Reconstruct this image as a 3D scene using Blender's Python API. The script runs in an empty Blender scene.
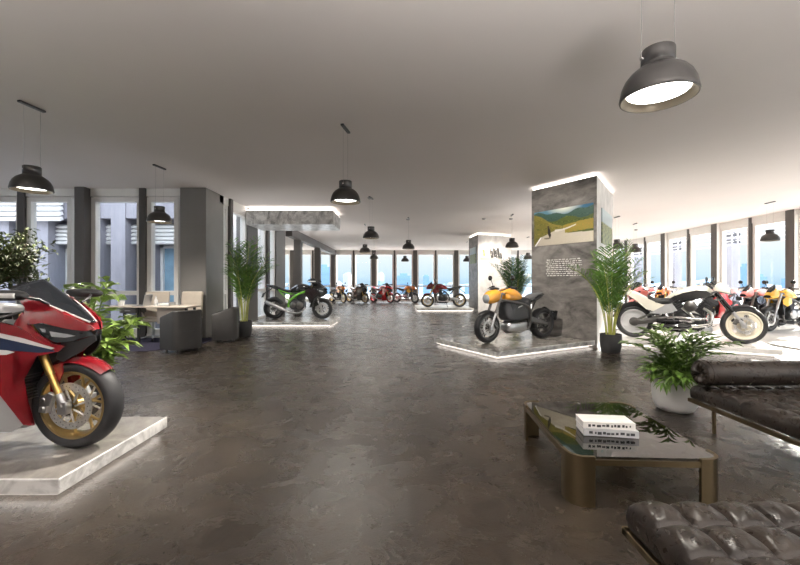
import bpy, bmesh, math, random
from mathutils import Vector, Matrix
random.seed(7)
PI = math.pi
SC = bpy.context.scene
COL = SC.collection
H = 1.4          # eye height
CEIL = 3.8
F = 390.0        # focal length in pixels of an 800 px frame

# ------------------------------------------------------------------ materials
def _nodes(name):
    m = bpy.data.materials.new(name); m.use_nodes = True
    nt = m.node_tree; b = nt.nodes['Principled BSDF']
    return m, nt, b
def _coord(nt, scale=1.0):
    tc = nt.nodes.new('ShaderNodeTexCoord'); mp = nt.nodes.new('ShaderNodeMapping')
    mp.inputs['Scale'].default_value = (scale,)*3 if not isinstance(scale, tuple) else scale
    nt.links.new(tc.outputs['Object'], mp.inputs['Vector']); return mp.outputs['Vector']
def _noise(nt, vec, scale, detail=4, rough=.55, dist=0):
    n = nt.nodes.new('ShaderNodeTexNoise'); n.inputs['Scale'].default_value = scale
    n.inputs['Detail'].default_value = detail; n.inputs['Roughness'].default_value = rough
    n.inputs['Distortion'].default_value = dist
    nt.links.new(vec, n.inputs['Vector']); return n.outputs['Fac']
def _ramp(nt, fac, stops):
    r = nt.nodes.new('ShaderNodeValToRGB'); e = r.color_ramp.elements
    while len(e) < len(stops): e.new(.5)
    for i, (p, c) in enumerate(stops):
        e[i].position = p; e[i].color = (c, c, c, 1) if not isinstance(c, tuple) else (*c, 1)
    nt.links.new(fac, r.inputs['Fac']); return r.outputs['Color']
def _bump(nt, b, h, strength=.2, dist=.01):
    n = nt.nodes.new('ShaderNodeBump'); n.inputs['Strength'].default_value = strength; n.inputs['Distance'].default_value = dist
    nt.links.new(h, n.inputs['Height']); nt.links.new(n.outputs['Normal'], b.inputs['Normal'])
def mat(name, col, rough=.5, metal=0, coat=0, var=.08, vscale=6, bump=0, bscale=60, spec=.5, sheen=0):
    m, nt, b = _nodes(name)
    v = _coord(nt)
    f = _noise(nt, v, vscale)
    lo = tuple(max(0, c*(1-var)) for c in col); hi = tuple(min(1, c*(1+var)) for c in col)
    nt.links.new(_ramp(nt, f, [(.3, lo), (.7, hi)]), b.inputs['Base Color'])
    b.inputs['Roughness'].default_value = rough; b.inputs['Metallic'].default_value = metal
    b.inputs['Coat Weight'].default_value = coat; b.inputs['Coat Roughness'].default_value = .05
    b.inputs['Specular IOR Level'].default_value = spec
    if sheen: b.inputs['Sheen Weight'].default_value = sheen
    if bump: _bump(nt, b, _noise(nt, v, bscale, 6), bump)
    return m
def emis(name, col, strength):
    m = bpy.data.materials.new(name); m.use_nodes = True; nt = m.node_tree; nt.nodes.clear()
    o = nt.nodes.new('ShaderNodeOutputMaterial'); e = nt.nodes.new('ShaderNodeEmission')
    e.inputs['Color'].default_value = (*col, 1); e.inputs['Strength'].default_value = strength
    nt.links.new(e.outputs[0], o.inputs['Surface']); return m
def glass_mat(name, tint=(1, 1, 1), ior=1.45, rough=0.0, refl=1.0):
    m = bpy.data.materials.new(name); m.use_nodes = True; nt = m.node_tree; nt.nodes.clear()
    o = nt.nodes.new('ShaderNodeOutputMaterial'); t = nt.nodes.new('ShaderNodeBsdfTransparent')
    g = nt.nodes.new('ShaderNodeBsdfGlossy'); g.inputs['Roughness'].default_value = rough
    g.inputs['Color'].default_value = (refl, refl, refl, 1)
    t.inputs['Color'].default_value = (*tint, 1)
    fr = nt.nodes.new('ShaderNodeFresnel'); fr.inputs['IOR'].default_value = ior
    mx = nt.nodes.new('ShaderNodeMixShader')
    geo = nt.nodes.new('ShaderNodeNewGeometry'); ml = nt.nodes.new('ShaderNodeMath'); ml.operation = 'MULTIPLY_ADD'
    ml.inputs[1].default_value = -1; ml.inputs[2].default_value = 1; nt.links.new(geo.outputs['Backfacing'], ml.inputs[0])
    mm = nt.nodes.new('ShaderNodeMath'); mm.operation = 'MULTIPLY'; nt.links.new(ml.outputs[0], mm.inputs[0]); nt.links.new(fr.outputs[0], mm.inputs[1])
    nt.links.new(mm.outputs[0], mx.inputs[0]); nt.links.new(t.outputs[0], mx.inputs[1]); nt.links.new(g.outputs[0], mx.inputs[2])
    nt.links.new(mx.outputs[0], o.inputs['Surface']); return m
def stone(name, dark, light, scale=1.2, rough=.35, dist=1.6, lo=.35, hi=.68, stretch=(1, 1, 1), tiles=False):
    m, nt, b = _nodes(name); v = _coord(nt, stretch)
    n1 = _noise(nt, v, scale, 9, .62, dist); n2 = _noise(nt, v, scale*5, 6, .6, .4)
    mx = nt.nodes.new('ShaderNodeMath'); mx.operation = 'MULTIPLY_ADD'; mx.inputs[1].default_value = .28
    nt.links.new(n2, mx.inputs[0])
    sc = nt.nodes.new('ShaderNodeMath'); sc.operation = 'MULTIPLY'; sc.inputs[1].default_value = .75
    nt.links.new(n1, sc.inputs[0]); nt.links.new(sc.outputs[0], mx.inputs[2])
    mid = tuple((a+c)/2 for a, c in zip(dark, light))
    nt.links.new(_ramp(nt, mx.outputs[0], [(lo, dark), ((lo+hi)/2, mid), (hi, light)]), b.inputs['Base Color'])
    b.inputs['Roughness'].default_value = rough; _bump(nt, b, n2, .06)
    return m

M = {}
def mats():
    M['ceiling'] = mat('ceiling_paint', (.70, .645, .615), .8, var=.02, vscale=.5, spec=.2)
    # polished, trowelled dark concrete
    m, nt, b = _nodes('floor_concrete'); v = _coord(nt)
    n1 = _noise(nt, v, .7, 6, .6, .6); n2 = _noise(nt, v, 3.2, 9, .70, .5); n3 = _noise(nt, v, 95, 5, .7, .2)
    n4 = _noise(nt, v, 2.6, 7, .68, .9)
    c1 = _ramp(nt, n4, [(.32, (.024, .0185, .014)), (.68, (.050, .039, .0295))])
    spk = _ramp(nt, n2, [(.50, 0.0), (.64, .75)])
    spk2 = _ramp(nt, n3, [(.48, 0.0), (.60, 1.0)])
    mul = nt.nodes.new('ShaderNodeMath'); mul.operation = 'MULTIPLY'
    nt.links.new(spk, mul.inputs[0]); nt.links.new(spk2, mul.inputs[1])
    mix = nt.nodes.new('ShaderNodeMixRGB'); mix.inputs['Color2'].default_value = (.018, .0145, .012, 1)
    nt.links.new(mul.outputs[0], mix.inputs['Fac']); nt.links.new(c1, mix.inputs['Color1'])
    nt.links.new(mix.outputs[0], b.inputs['Base Color'])
    nt.links.new(_ramp(nt, n2, [(.3, .17), (.7, .36)]), b.inputs['Roughness'])
    add = nt.nodes.new('ShaderNodeMath'); add.operation = 'MULTIPLY_ADD'; add.inputs[1].default_value = .35
    nt.links.new(n3, add.inputs[0]); nt.links.new(n2, add.inputs[2])
    _bump(nt, b, add.outputs[0], .34, .016)
    b.inputs['Specular IOR Level'].default_value = .5
    M['floor'] = m
    M['column'] = mat('column_grey', (.135, .128, .122), .55, var=.05, vscale=2)
    M['column_dark'] = mat('column_dark', (.095, .083, .077), .55, var=.05, vscale=2)
    M['bigcol'] = mat('column_brushed', (.21, .20, .19), .42, metal=.1, var=.06, vscale=2)
    M['white'] = mat('frame_white', (.78, .76, .73), .5, var=.02)
    M['wallw'] = mat('wall_white', (.70, .68, .65), .6, var=.03)
    M['mullion'] = mat('mullion_brown', (.075, .066, .062), .5, var=.05)
    M['glass'] = glass_mat('window_glass', (.96, .98, .99), 1.3)
    M['tableglass'] = glass_mat('smoked_glass', (.36, .33, .29), 1.9, .01, 1.0)
    M['marble'] = stone('marble_light', (.20, .195, .19), (.66, .65, .63), 2.2, .3, 2.2, .38, .60)
    M['marbletop'] = stone('marble_top', (.13, .12, .11), (.30, .28, .255), 1.3, .22, 1.8, .36, .62)
    M['marblewhite'] = stone('marble_white', (.50, .48, .45), (.70, .675, .635), 1.0, .3, 1.5, .34, .6)
    M['darkstone'] = stone('dark_stone', (.070, .063, .059), (.29, .27, .25), 1.1, .38, 1.2, .36, .66, (1, 1, 2.2))
    M['palestone'] = stone('pale_stone', (.50, .48, .46), (.80, .78, .75), .8, .4, 1.4, .34, .62)
    M['led'] = emis('led_strip', (1, .91, .83), 3.0)
    M['ledsoft'] = emis('led_strip_soft', (1, .93, .86), 4.5)
    M['lampglow'] = emis('lamp_diffuser', (1, .96, .88), 6)
    M['lampmetal'] = mat('lamp_gunmetal', (.085, .082, .08), .32, metal=.7, var=.05)
    M['lampin'] = mat('lamp_inner', (.12, .10, .075), .35, metal=.6)
    M['wire'] = mat('wire', (.30, .29, .28), .4, metal=.5)
    M['chrome'] = mat('chrome', (.72, .71, .70), .14, metal=1, var=.03)
    M['alu'] = mat('aluminium', (.55, .55, .56), .33, metal=1, var=.06)
    M['steel'] = mat('dark_steel', (.17, .165, .16), .35, metal=.9, var=.1)
    M['black'] = mat('black_plastic', (.017, .017, .018), .42, var=.1)
    M['gloss'] = mat('gloss_black', (.012, .012, .013), .12, coat=.6, var=.05)
    M['rubber'] = mat('tyre_rubber', (.024, .024, .026), .55, var=.15, vscale=20, bump=.05)
    M['gold'] = mat('gold_anodised', (.62, .42, .14), .28, metal=1, var=.06)
    M['goldrim'] = mat('gold_rim', (.56, .42, .20), .34, metal=.9, var=.06)
    M['disc'] = mat('brake_disc', (.66, .65, .63), .36, metal=.75, var=.15, vscale=60)
    M['red'] = mat('red_paint', (.23, .006, .012), .22, coat=1, var=.05)
    M['redbright'] = mat('bright_red_paint', (.55, .025, .03), .25, coat=1, var=.05)
    M['pink'] = mat('rose_red_paint', (.66, .20, .19), .28, coat=.8, var=.05)
    M['navy'] = mat('navy_paint', (.014, .028, .075), .25, coat=1, var=.05)
    M['whitepaint'] = mat('white_paint', (.74, .73, .72), .25, coat=.8, var=.03)
    M['greybelly'] = mat('grey_paint', (.42, .42, .43), .3, coat=.8, var=.05)
    M['cream'] = mat('cream_paint', (.84, .79, .69), .25, coat=.9, var=.03)
    M['creamrim'] = mat('cream_rim', (.72, .66, .54), .4, var=.04)
    M['silverrim'] = mat('silver_rim', (.66, .66, .67), .38, metal=.35, var=.04)
    M['amber'] = mat('amber_paint', (.80, .36, .045), .22, coat=1, var=.05)
    M['orange'] = mat('orange_paint', (.72, .20, .025), .25, coat=1, var=.05)
    M['yellow'] = mat('yellow_paint', (.86, .47, .045), .25, coat=1, var=.05)
    M['carbon'] = mat('carbon_grey', (.045, .047, .05), .3, coat=.5, var=.2, vscale=25)
    M['motor'] = mat('motor_charcoal', (.055, .056, .06), .38, metal=.3, var=.15)
    M['green'] = mat('green_frame', (.22, .62, .06), .3, coat=.6, var=.05)
    M['seat'] = mat('seat_vinyl', (.03, .03, .03), .55, var=.15, bump=.1)
    M['seatgrey'] = mat('seat_grey', (.13, .13, .135), .55, var=.1, bump=.1)
    M['lens'] = mat('lens_clear', (.40, .42, .44), .12, coat=.3, metal=.4, var=.1, vscale=25)
    M['darklens'] = mat('lens_dark', (.018, .02, .023), .16, coat=.15, var=.5, vscale=20, spec=.35)
    M['screen'] = mat('smoked_screen', (.014, .016, .020), .12, coat=.2, var=.1, spec=.35)
    M['taillight'] = mat('tail_light', (.5, .01, .01), .2, coat=1)
    M['leaf_palm'] = mat('palm_green', (.095, .195, .03), .42, var=.5, vscale=7)
    M['leaf_palm_dark'] = mat('palm_dark_green', (.03, .085, .02), .42, var=.45, vscale=7)
    M['stem_palm'] = mat('palm_cane', (.42, .44, .09), .5, var=.3)
    M['leaf_dark'] = mat('dark_leaf', (.055, .072, .022), .62, var=.6, vscale=10)
    M['leaf_bright'] = mat('bright_leaf', (.29, .42, .10), .42, var=.45, vscale=9)
    M['leaf_fern'] = mat('fern_leaf', (.11, .20, .035), .42, var=.55, vscale=11)
    M['stem'] = mat('green_stem', (.16, .24, .06), .55, var=.3)
    M['bark'] = mat('bark', (.13, .09, .06), .8, var=.3, bump=.4)
    M['soil'] = mat('soil', (.035, .026, .02), .95, var=.4, vscale=40, bump=.6)
    M['pot_black'] = mat('pot_black', (.030, .030, .031), .5, var=.12)
    M['pot_white'] = mat('pot_white', (.74, .73, .72), .35, var=.03)
    M['brass'] = mat('aged_brass', (.235, .18, .105), .33, metal=1, var=.10, vscale=3)
    M['leather'] = None
    m, nt, b = _nodes('dark_leather'); v = _coord(nt)
    n1 = _noise(nt, v, 5, 6, .6, .5); n2 = _noise(nt, v, 45, 6, .65, 1.2); n3 = _noise(nt, v, 14, 4, .6, 1.5)
    b.inputs['Specular IOR Level'].default_value = .38
    nt.links.new(_ramp(nt, n1, [(.3, (.012, .009, .0075)), (.75, (.042, .032, .025))]), b.inputs['Base Color'])
    nt.links.new(_ramp(nt, n3, [(.3, .22), (.7, .40)]), b.inputs['Roughness'])
    ad = nt.nodes.new('ShaderNodeMath'); ad.operation = 'MULTIPLY_ADD'; ad.inputs[1].default_value = .4
    nt.links.new(n2, ad.inputs[0]); nt.links.new(n3, ad.inputs[2]); _bump(nt, b, ad.outputs[0], .22, .012)
    M['leather'] = m
    M['upholstery'] = mat('black_upholstery', (.022, .020, .019), .55, var=.15, vscale=8, bump=.15, bscale=120)
    M['beige'] = mat('beige_upholstery', (.50, .44, .37), .75, var=.06, bump=.15, bscale=120)
    M['desk'] = mat('pale_desk', (.56, .49, .42), .4, var=.04)
    M['rug'] = mat('dark_blue_rug', (.035, .033, .055), .95, var=.2, vscale=30, bump=.4, bscale=250, spec=.1)
    M['paper'] = mat('paper_white', (.80, .79, .76), .7, var=.02)
    M['ink'] = mat('ink_dark', (.03, .032, .036), .5)
    M['greycover'] = mat('grey_cover', (.40, .41, .42), .35, coat=.4)
    M['facade'] = stone('facade_lavender', (.20, .195, .23), (.29, .285, .325), 2.0, .8, .3, .34, .66, (1, 1, .25))
    M['slat'] = mat('slat_white', (.72, .72, .72), .6, var=.03)
    M['terrace'] = mat('terrace_stone', (.66, .64, .61), .8, var=.05)
    M['farblue'] = mat('far_city', (.20, .31, .41), .9, var=.12, vscale=.02, spec=.1)  # blue distance haze is put into the tower and hill colours
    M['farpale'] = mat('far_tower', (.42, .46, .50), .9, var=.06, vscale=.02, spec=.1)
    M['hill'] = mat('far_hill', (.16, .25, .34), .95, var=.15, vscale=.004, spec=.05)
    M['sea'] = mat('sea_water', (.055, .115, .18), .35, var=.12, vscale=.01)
    M['winglass'] = mat('facade_glass', (.25, .40, .52), .08, coat=.5, var=.2, vscale=2)
    M['fw_dark'] = mat('facade_recess', (.05, .05, .06), .7)
    M['sensor'] = mat('sensor_grey', (.30, .29, .28), .5)
mats()

# ------------------------------------------------------------------ mesh builder
def sgnpow(v, p): return math.copysign(abs(v)**p, v)
def cat(pts, m):
    """Catmull-Rom through tuples of numbers; m steps per span"""
    out = []
    n = len(pts)
    for i in range(n-1):
        p0 = pts[max(i-1, 0)]; p1 = pts[i]; p2 = pts[i+1]; p3 = pts[min(i+2, n-1)]
        for k in range(m):
            t = k/m
            out.append(tuple(.5*((2*b)+(-a+c)*t+(2*a-5*b+4*c-d)*t*t+(-a+3*b-3*c+d)*t**3) for a, b, c, d in zip(p0, p1, p2, p3)))
    out.append(tuple(pts[-1])); return out

class MB:
    def __init__(s): s.v = []; s.f = []; s.mi = []; s.cur = 0; s.xf = None
    def add(s, vs, fs):
        o = len(s.v)
        for p in vs:
            p = Vector(p)
            if s.xf is not None: p = s.xf @ p
            s.v.append(p)
        for f in fs: s.f.append([i+o for i in f]); s.mi.append(s.cur)
        return s
    def box(s, c, d, rot=None, taper=1.0):
        x, y, z = d[0]/2, d[1]/2, d[2]/2; t = taper
        vs = [(-x, -y, -z), (x, -y, -z), (x, y, -z), (-x, y, -z), (-x*t, -y*t, z), (x*t, -y*t, z), (x*t, y*t, z), (-x*t, y*t, z)]
        R = rot if rot is not None else Matrix.Identity(3)
        if isinstance(rot, (int, float)): R = Matrix.Rotation(rot, 3, 'Y')
        vs = [R @ Vector(v) + Vector(c) for v in vs]
        return s.add(vs, [(0, 3, 2, 1), (4, 5, 6, 7), (0, 1, 5, 4), (1, 2, 6, 5), (2, 3, 7, 6), (3, 0, 4, 7)])
    def prism(s, pts, z0, z1):
        n = len(pts)
        return s.add([(x, y, z0) for x, y in pts]+[(x, y, z1) for x, y in pts],
                     [list(range(n))[::-1], list(range(n, 2*n))]+[(i, (i+1) % n, n+(i+1) % n, n+i) for i in range(n)])
    def slab_xz(s, pts, y0, y1):
        n = len(pts)
        return s.add([(x, y0, z) for x, z in pts]+[(x, y1, z) for x, z in pts],
                     [list(range(n)), list(range(n, 2*n))[::-1]]+[(i, n+i, n+(i+1) % n, (i+1) % n) for i in range(n)])
    def tube(s, pts, r, n=10, caps=True):
        pts = [Vector(p) for p in pts]; k = len(pts)
        rs = r if isinstance(r, (list, tuple)) else [r]*k
        vs = []; fs = []; up = None
        for i, p in enumerate(pts):
            t = (pts[min(i+1, k-1)]-pts[max(i-1, 0)]).normalized()
            if up is None:
                up = Vector((0, 0, 1)) if abs(t.z) < .9 else Vector((1, 0, 0))
            a = t.cross(up)
            if a.length < 1e-5: a = t.cross(Vector((0, 1, 0)))
            a.normalize(); b = t.cross(a).normalized(); up = -b if (-b).dot(up) > 0 else b
            for j in range(n):
                an = 2*PI*j/n; vs.append(p+rs[i]*(math.cos(an)*a+math.sin(an)*b))
        for i in range(k-1):
            for j in range(n):
                fs.append((i*n+j, (i+1)*n+j, (i+1)*n+(j+1) % n, i*n+(j+1) % n))
        if caps: fs += [list(range(n)), list(range((k-1)*n, k*n))[::-1]]
        return s.add(vs, fs)
    def cyl(s, p0, p1, r, r2=None, n=16): return s.tube([p0, p1], [r, r if r2 is None else r2], n)
    def lathe(s, prof, c=(0, 0, 0), axis='z', n=32, a0=0, a1=2*PI, closed=False):
        """prof: (radius, height) pairs turned about the axis"""
        full = abs(a1-a0-2*PI) < 1e-6; k = len(prof); m = n if full else n+1
        vs = []; fs = []
        for i in range(m):
            a = a0+(a1-a0)*i/n; ca, sa = math.cos(a), math.sin(a)
            for r, h in prof:
                if axis == 'z': p = (c[0]+r*ca, c[1]+r*sa, c[2]+h)
                elif axis == 'y': p = (c[0]+r*ca, c[1]+h, c[2]+r*sa)
                else: p = (c[0]+h, c[1]+r*ca, c[2]+r*sa)
                vs.append(p)
        kk = k if closed else k-1
        for i in range(n):
            i2 = (i+1) % m
            for j in range(kk):
                j2 = (j+1) % k
                fs.append((i*k+j, i2*k+j, i2*k+j2, i*k+j2))
        if not full and closed: fs += [list(range(k)), list(range((m-1)*k, m*k))[::-1]]
        return s.add(vs, fs)
    def loft(s, st, n=18, m=4, cap=True, y0=0.0):
        """stations (x, z_bottom, z_top, half_width, exponent, taper) along x"""
        st = cat([tuple(q) for q in st], m) if m > 1 else st
        vs = []; fs = []
        for (x, zb, zt, w, e, tw) in st:
            zm = (zb+zt)/2; h = max((zt-zb)/2, .001); w = max(w, .001)
            for j in range(n):
                a = 2*PI*j/n; cy = sgnpow(math.cos(a), 2/e); cz = sgnpow(math.sin(a), 2/e)
                vs.append((x, y0+w*cy*(1+tw*cz), zm+h*cz))
        k = len(st)
        for i in range(k-1):
            for j in range(n):
                fs.append((i*n+j, i*n+(j+1) % n, (i+1)*n+(j+1) % n, (i+1)*n+j))
        if cap: fs += [list(range(n))[::-1], list(range((k-1)*n, k*n))]
        return s.add(vs, fs)
    def panel(s, pts, yf, th=.012, cuts=2, sides=(-1, 1)):
        """outline in (x, z) filled, bent by y = yf(x, z), given thickness; mirrored for each side"""
        bm = bmesh.new()
        vs = [bm.verts.new((x, 0, z)) for x, z in pts]
        bm.faces.new(vs)
        bmesh.ops.triangulate(bm, faces=bm.faces[:])
        for _ in range(cuts):
            bmesh.ops.subdivide_edges(bm, edges=bm.edges[:], cuts=1, use_grid_fill=True)
        bm.verts.index_update()
        base = [v.co.copy() for v in bm.verts]; faces = [[v.index for v in f.verts] for f in bm.faces]
        bound = [(e.verts[0].index, e.verts[1].index) for e in bm.edges if e.is_boundary]
        bm.free(); n = len(base)
        for sg in sides:
            outer = [(p.x, sg*yf(p.x, p.z), p.z) for p in base]
            inner = [(p.x, sg*(yf(p.x, p.z)-th), p.z) for p in base]
            s.add(outer+inner, faces+[[i+n for i in f][::-1] for f in faces]+[(a, b, b+n, a+n) for a, b in bound])
        return s
    def grid(s, fn, nu, nv):
        vs = [fn(i/nu, j/nv) for i in range(nu+1) for j in range(nv+1)]
        fs = [(i*(nv+1)+j, (i+1)*(nv+1)+j, (i+1)*(nv+1)+j+1, i*(nv+1)+j+1) for i in range(nu) for j in range(nv)]
        return s.add(vs, fs)
    def sphere(s, c, r, n=14, sq=(1, 1, 1)):
        m = n//2; prof = [(max(r*math.sin(PI*i/m), 1e-4), -r*math.cos(PI*i/m)) for i in range(m+1)]
        o = len(s.v); s.lathe(prof, (0, 0, 0), 'z', n)
        xf = s.xf
        for i in range(o, len(s.v)):
            p = s.v[i] if xf is None else xf.inverted() @ s.v[i]
            p = Vector((p.x*sq[0]+c[0], p.y*sq[1]+c[1], p.z*sq[2]+c[2])); s.v[i] = p if xf is None else xf @ p
        return s
    def build(s, name, m, parent=None, smooth=True, angle=38, bevel=0, seg=2, fix=True, solid=0):
        me = bpy.data.meshes.new(name)
        me.from_pydata([tuple(v) for v in s.v], [], s.f); me.update()
        ms = m if isinstance(m, (list, tuple)) else [m]
        for q in ms: me.materials.append(q)
        if len(ms) > 1:
            for p, i in zip(me.polygons, s.mi): p.material_index = i
        if fix:
            bm = bmesh.new(); bm.from_mesh(me)
            bmesh.ops.remove_doubles(bm, verts=bm.verts[:], dist=1e-5)
            bmesh.ops.recalc_face_normals(bm, faces=bm.faces[:]); bm.to_mesh(me); bm.free()
        if smooth:
            for p in me.polygons: p.use_smooth = True
            me.set_sharp_from_angle(angle=math.radians(angle))
        o = bpy.data.objects.new(name, me); COL.objects.link(o)
        if parent is not None: o.parent = parent
        if solid:
            md = o.modifiers.new('solid', 'SOLIDIFY'); md.thickness = solid; md.offset = 0
        if bevel:
            md = o.modifiers.new('bevel', 'BEVEL'); md.width = bevel; md.segments = seg; md.limit_method = 'ANGLE'
            md.angle_limit = math.radians(40)
        return o

def panels(name, m, parent, pts, yf, th=.012, cuts=2, angle=50):
    """the same curved panel on the right and on the left, each an object of its own"""
    return [MB().panel(pts, yf, th, cuts, (sd,)).build(name, m, parent, angle=angle) for sd in (-1, 1)]
def tag(o, label, category, group=None, kind=None):
    o['label'] = label; o['category'] = category
    if group: o['group'] = group
    if kind: o['kind'] = kind
    return o
def thing(name, label, category, loc=(0, 0, 0), rz=0, group=None, scale=1.0):
    o = bpy.data.objects.new(name, None); o.empty_display_size = .1; COL.objects.link(o)
    o.location = loc; o.rotation_euler = (0, 0, rz); o.scale = (scale,)*3
    return tag(o, label, category, group)
def struct(o, label, category):
    o['kind'] = 'structure'; o['label'] = label; o['category'] = category; return o
def dup(root, loc=None, rz=None):
    r = root.copy(); COL.objects.link(r)
    for ch in list(root.children):
        c = ch.copy(); COL.objects.link(c); c.parent = r
        for g in list(ch.children):
            d = g.copy(); COL.objects.link(d); d.parent = c
    if loc is not None: r.location = loc
    if rz is not None: r.rotation_euler = (0, 0, rz)
    return r

#@@ROOM
# ------------------------------------------------------------------ room shell
XR, YF, XL, YL = 13.1, 29.25, -4.9, 10.06     # right wall, far wall, left wall, left front-facing wall
YB = -5.0                                      # wall behind the viewer
XLL = -12.0
def room():
    outline = [(XLL, YB), (XR+.25, YB), (XR+.25, YF+.25), (-9.6, YF+.25), (-9.6, 16.7), (XL-.35, 16.7), (XL-.35, YL+.3), (XLL, YL+.3)]
    struct(MB().prism(outline, -.3, 0).build('floor', M['floor'], smooth=False), 'dark brown polished concrete floor', 'floor')
    struct(MB().prism(outline, CEIL, CEIL+.3).build('ceiling', M['ceiling'], smooth=False), 'pale warm grey plain ceiling', 'ceiling')
    wn = [0]
    def window(p0, p1, side, parent_label):
        """one glazed bay between two points on the wall line: white frame, transom, two panes"""
        wn[0] += 1
        p0 = Vector((*p0, 0)); p1 = Vector((*p1, 0)); d = (p1-p0); L = d.length; d.normalize()
        ang = math.atan2(d.y, d.x)
        root = MB(); fw = .11; z0, z1, zt = .10, 3.58, 1.13
        root.box((fw/2, 0, (z0+z1)/2), (fw, .16, z1-z0)); root.box((L-fw/2, 0, (z0+z1)/2), (fw, .16, z1-z0))
        root.box((L/2, 0, z1-fw/2), (L-2*fw, .16, fw)); root.box((L/2, 0, z0+fw/2), (L-2*fw, .16, fw))
        root.box((L/2, 0, zt), (L-2*fw, .16, .11))
        o = root.build('window_%d' % wn[0], M['white'], smooth=False)
        o.location = p0; o.rotation_euler = (0, 0, ang)
        struct(o, parent_label, 'window')
        MB().box((L/2, 0, (zt+.055+z1-fw)/2), (L-2*fw+.02, .012, z1-fw-zt-.055+.02)).build('pane', M['glass'], o, smooth=False)
        MB().box((L/2, 0, (z0+fw+zt-.055)/2), (L-2*fw+.02, .012, zt-.055-z0-fw+.02)).build('pane', M['glass'], o, smooth=False)
        return o
    def column(x0, x1, y0, y1, label, m='column', name='column', ztop=CEIL, z0=0):
        o = MB().box(((x0+x1)/2, (y0+y1)/2, (z0+ztop)/2), (x1-x0, y1-y0, ztop-z0)).build(name, M[m], smooth=False, bevel=.008, seg=1)
        return struct(o, label, 'column')
    # ---- right wall
    cy = [12.9-3.12*k for k in range(6, 0, -1)]+[12.9+3.12*k for k in range(6)]
    w = MB(); w.box((XR, (YB+YF)/2, CEIL-.11), (.22, YF-YB, .22)); w.box((XR, (YB+YF)/2, .05), (.22, YF-YB, .1))
    struct(w.build('wall_right', M['white'], smooth=False), 'white head and sill bands of the long right window wall', 'wall')
    names = ['nearest', 'second', 'third', 'fourth', 'fifth', 'sixth']
    edges = []
    for i, y in enumerate(cy):
        if y > -5:
            cc = column(12.88, 13.2, y-.15, y+.15, 'grey brown column on the right window wall at bay %s' % (names[i-6] if i >= 6 else 'out of view'), 'column_dark')
            MB().box((13.04, y-.158, CEIL/2), (.30, .016, CEIL)).build('jamb', M['white'], cc, smooth=False)['label'] = 'pale jamb lining'
        edges.append(y)
    for i in range(len(cy)):
        y = cy[i]; y2 = cy[i+1] if i+1 < len(cy) else YF+.4
        ym = (y+y2)/2
        if y2 < YB: continue
        if i+1 < len(cy):
            struct(MB().box((XR-.03, ym, CEIL/2), (.2, .12, CEIL)).build('mullion', M['mullion'], smooth=False), 'slim brown mullion on the right window wall', 'mullion')
            window((XR, max(y+.15, YB)), (XR, ym-.06), 'r', 'white framed floor to ceiling window in the right wall')
            window((XR, ym+.06), (XR, y2-.15), 'r', 'white framed floor to ceiling window in the right wall')
    # ---- far wall
    cx = [-8.05, -4.99, -1.95, 1.13, 4.2, 7.28, 10.36]
    w = MB(); w.box((1.8, YF, CEIL-.11), (22.8, .22, .22)); w.box((1.8, YF, .05), (22.8, .22, .1))
    struct(w.build('wall_rear', M['white'], smooth=False), 'white head and sill bands of the far window wall', 'wall')
    for i, x in enumerate(cx):
        column(x-.15, x+.15, YF-.22, YF+.12, 'grey brown column on the far window wall', 'column_dark')
        x2 = cx[i+1] if i+1 < len(cx) else XR; xm = (x+x2)/2
        struct(MB().box((xm, YF-.03, CEIL/2), (.12, .2, CEIL)).build('mullion', M['mullion'], smooth=False), 'slim brown mullion on the far window wall', 'mullion')
        window((x+.15, YF), (xm-.06, YF), 'f', 'white framed window in the far wall toward the sea')
        window((xm+.06, YF), (x2-.15, YF), 'f', 'white framed window in the far wall toward the sea')
    window((-9.5, YF), (-8.2, YF), 'f', 'white framed window in the far left corner')
    # ---- left wall, running away from the viewer
    w = MB()
    w.box((XL-.1, (10.6+16.6)/2, CEIL-.11), (.2, 6.0, .22)); w.box((XL-.1, 13.6, .05), (.2, 6.0, .1))
    struct(w.build('wall_left', M['white'], smooth=False), 'white head and sill bands of the left window wall beyond the big column', 'wall')
    column(-5.56, -4.9, 9.85, 10.83, 'broad smooth grey column beside the desk', 'bigcol')
    for (a, b, lab) in ((12.5, 13.4, 'grey column on the left wall beside the marble canopy'), (15.35, 16.6, 'grey column at the end of the left wall')):
        column(XL-.35, XL+.02, a, b, lab, 'column')
    column(XL-.2, XL+.14, 18.7, 19.05, 'free standing grey column under the left beam', 'column')
    column(XL-.2, XL+.14, 23.2, 23.55, 'free standing grey column under the left beam toward the far wall', 'column')
    for (a, b) in ((11.15, 11.32), (14.3, 14.5)):
        struct(MB().box((XL-.05, (a+b)/2, CEIL/2), (.22, b-a, CEIL)).build('mullion', M['mullion'], smooth=False), 'slim brown mullion on the left window wall', 'mullion')
    for (a, b) in ((10.83, 11.15), (11.32, 12.5), (13.4, 14.3), (14.5, 15.35)):
        window((XL-.1, a), (XL-.1, b), 'l', 'white framed window in the left wall beyond the big column')
    o = MB().box((XL, (17.2+YF)/2, 3.62), (.3, YF-17.2, .36)).build('trim_1', M['column_dark'], smooth=False)
    struct(o, 'dark ceiling beam running to the far wall on the left', 'beam')
    o = MB().box((-7.3, 16.6, CEIL/2), (4.6, .2, CEIL)).build('wall_return', M['wallw'], smooth=False)
    struct(o, 'white return wall behind the left column', 'wall')
    o = MB().box((XL-.3, 13.5, 6.2), (.2, 6.4, 4.2)).build('sun_block_wall', M['wallw'], smooth=False)  # added above the roof to keep stray sun off the left windows
    struct(o, 'added white wall above the roof that blocks the sun', 'wall')
    o = MB().box((-9.5, 23, CEIL/2), (.2, 12.6, CEIL)).build('wall_far_left', M['wallw'], smooth=False)
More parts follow.
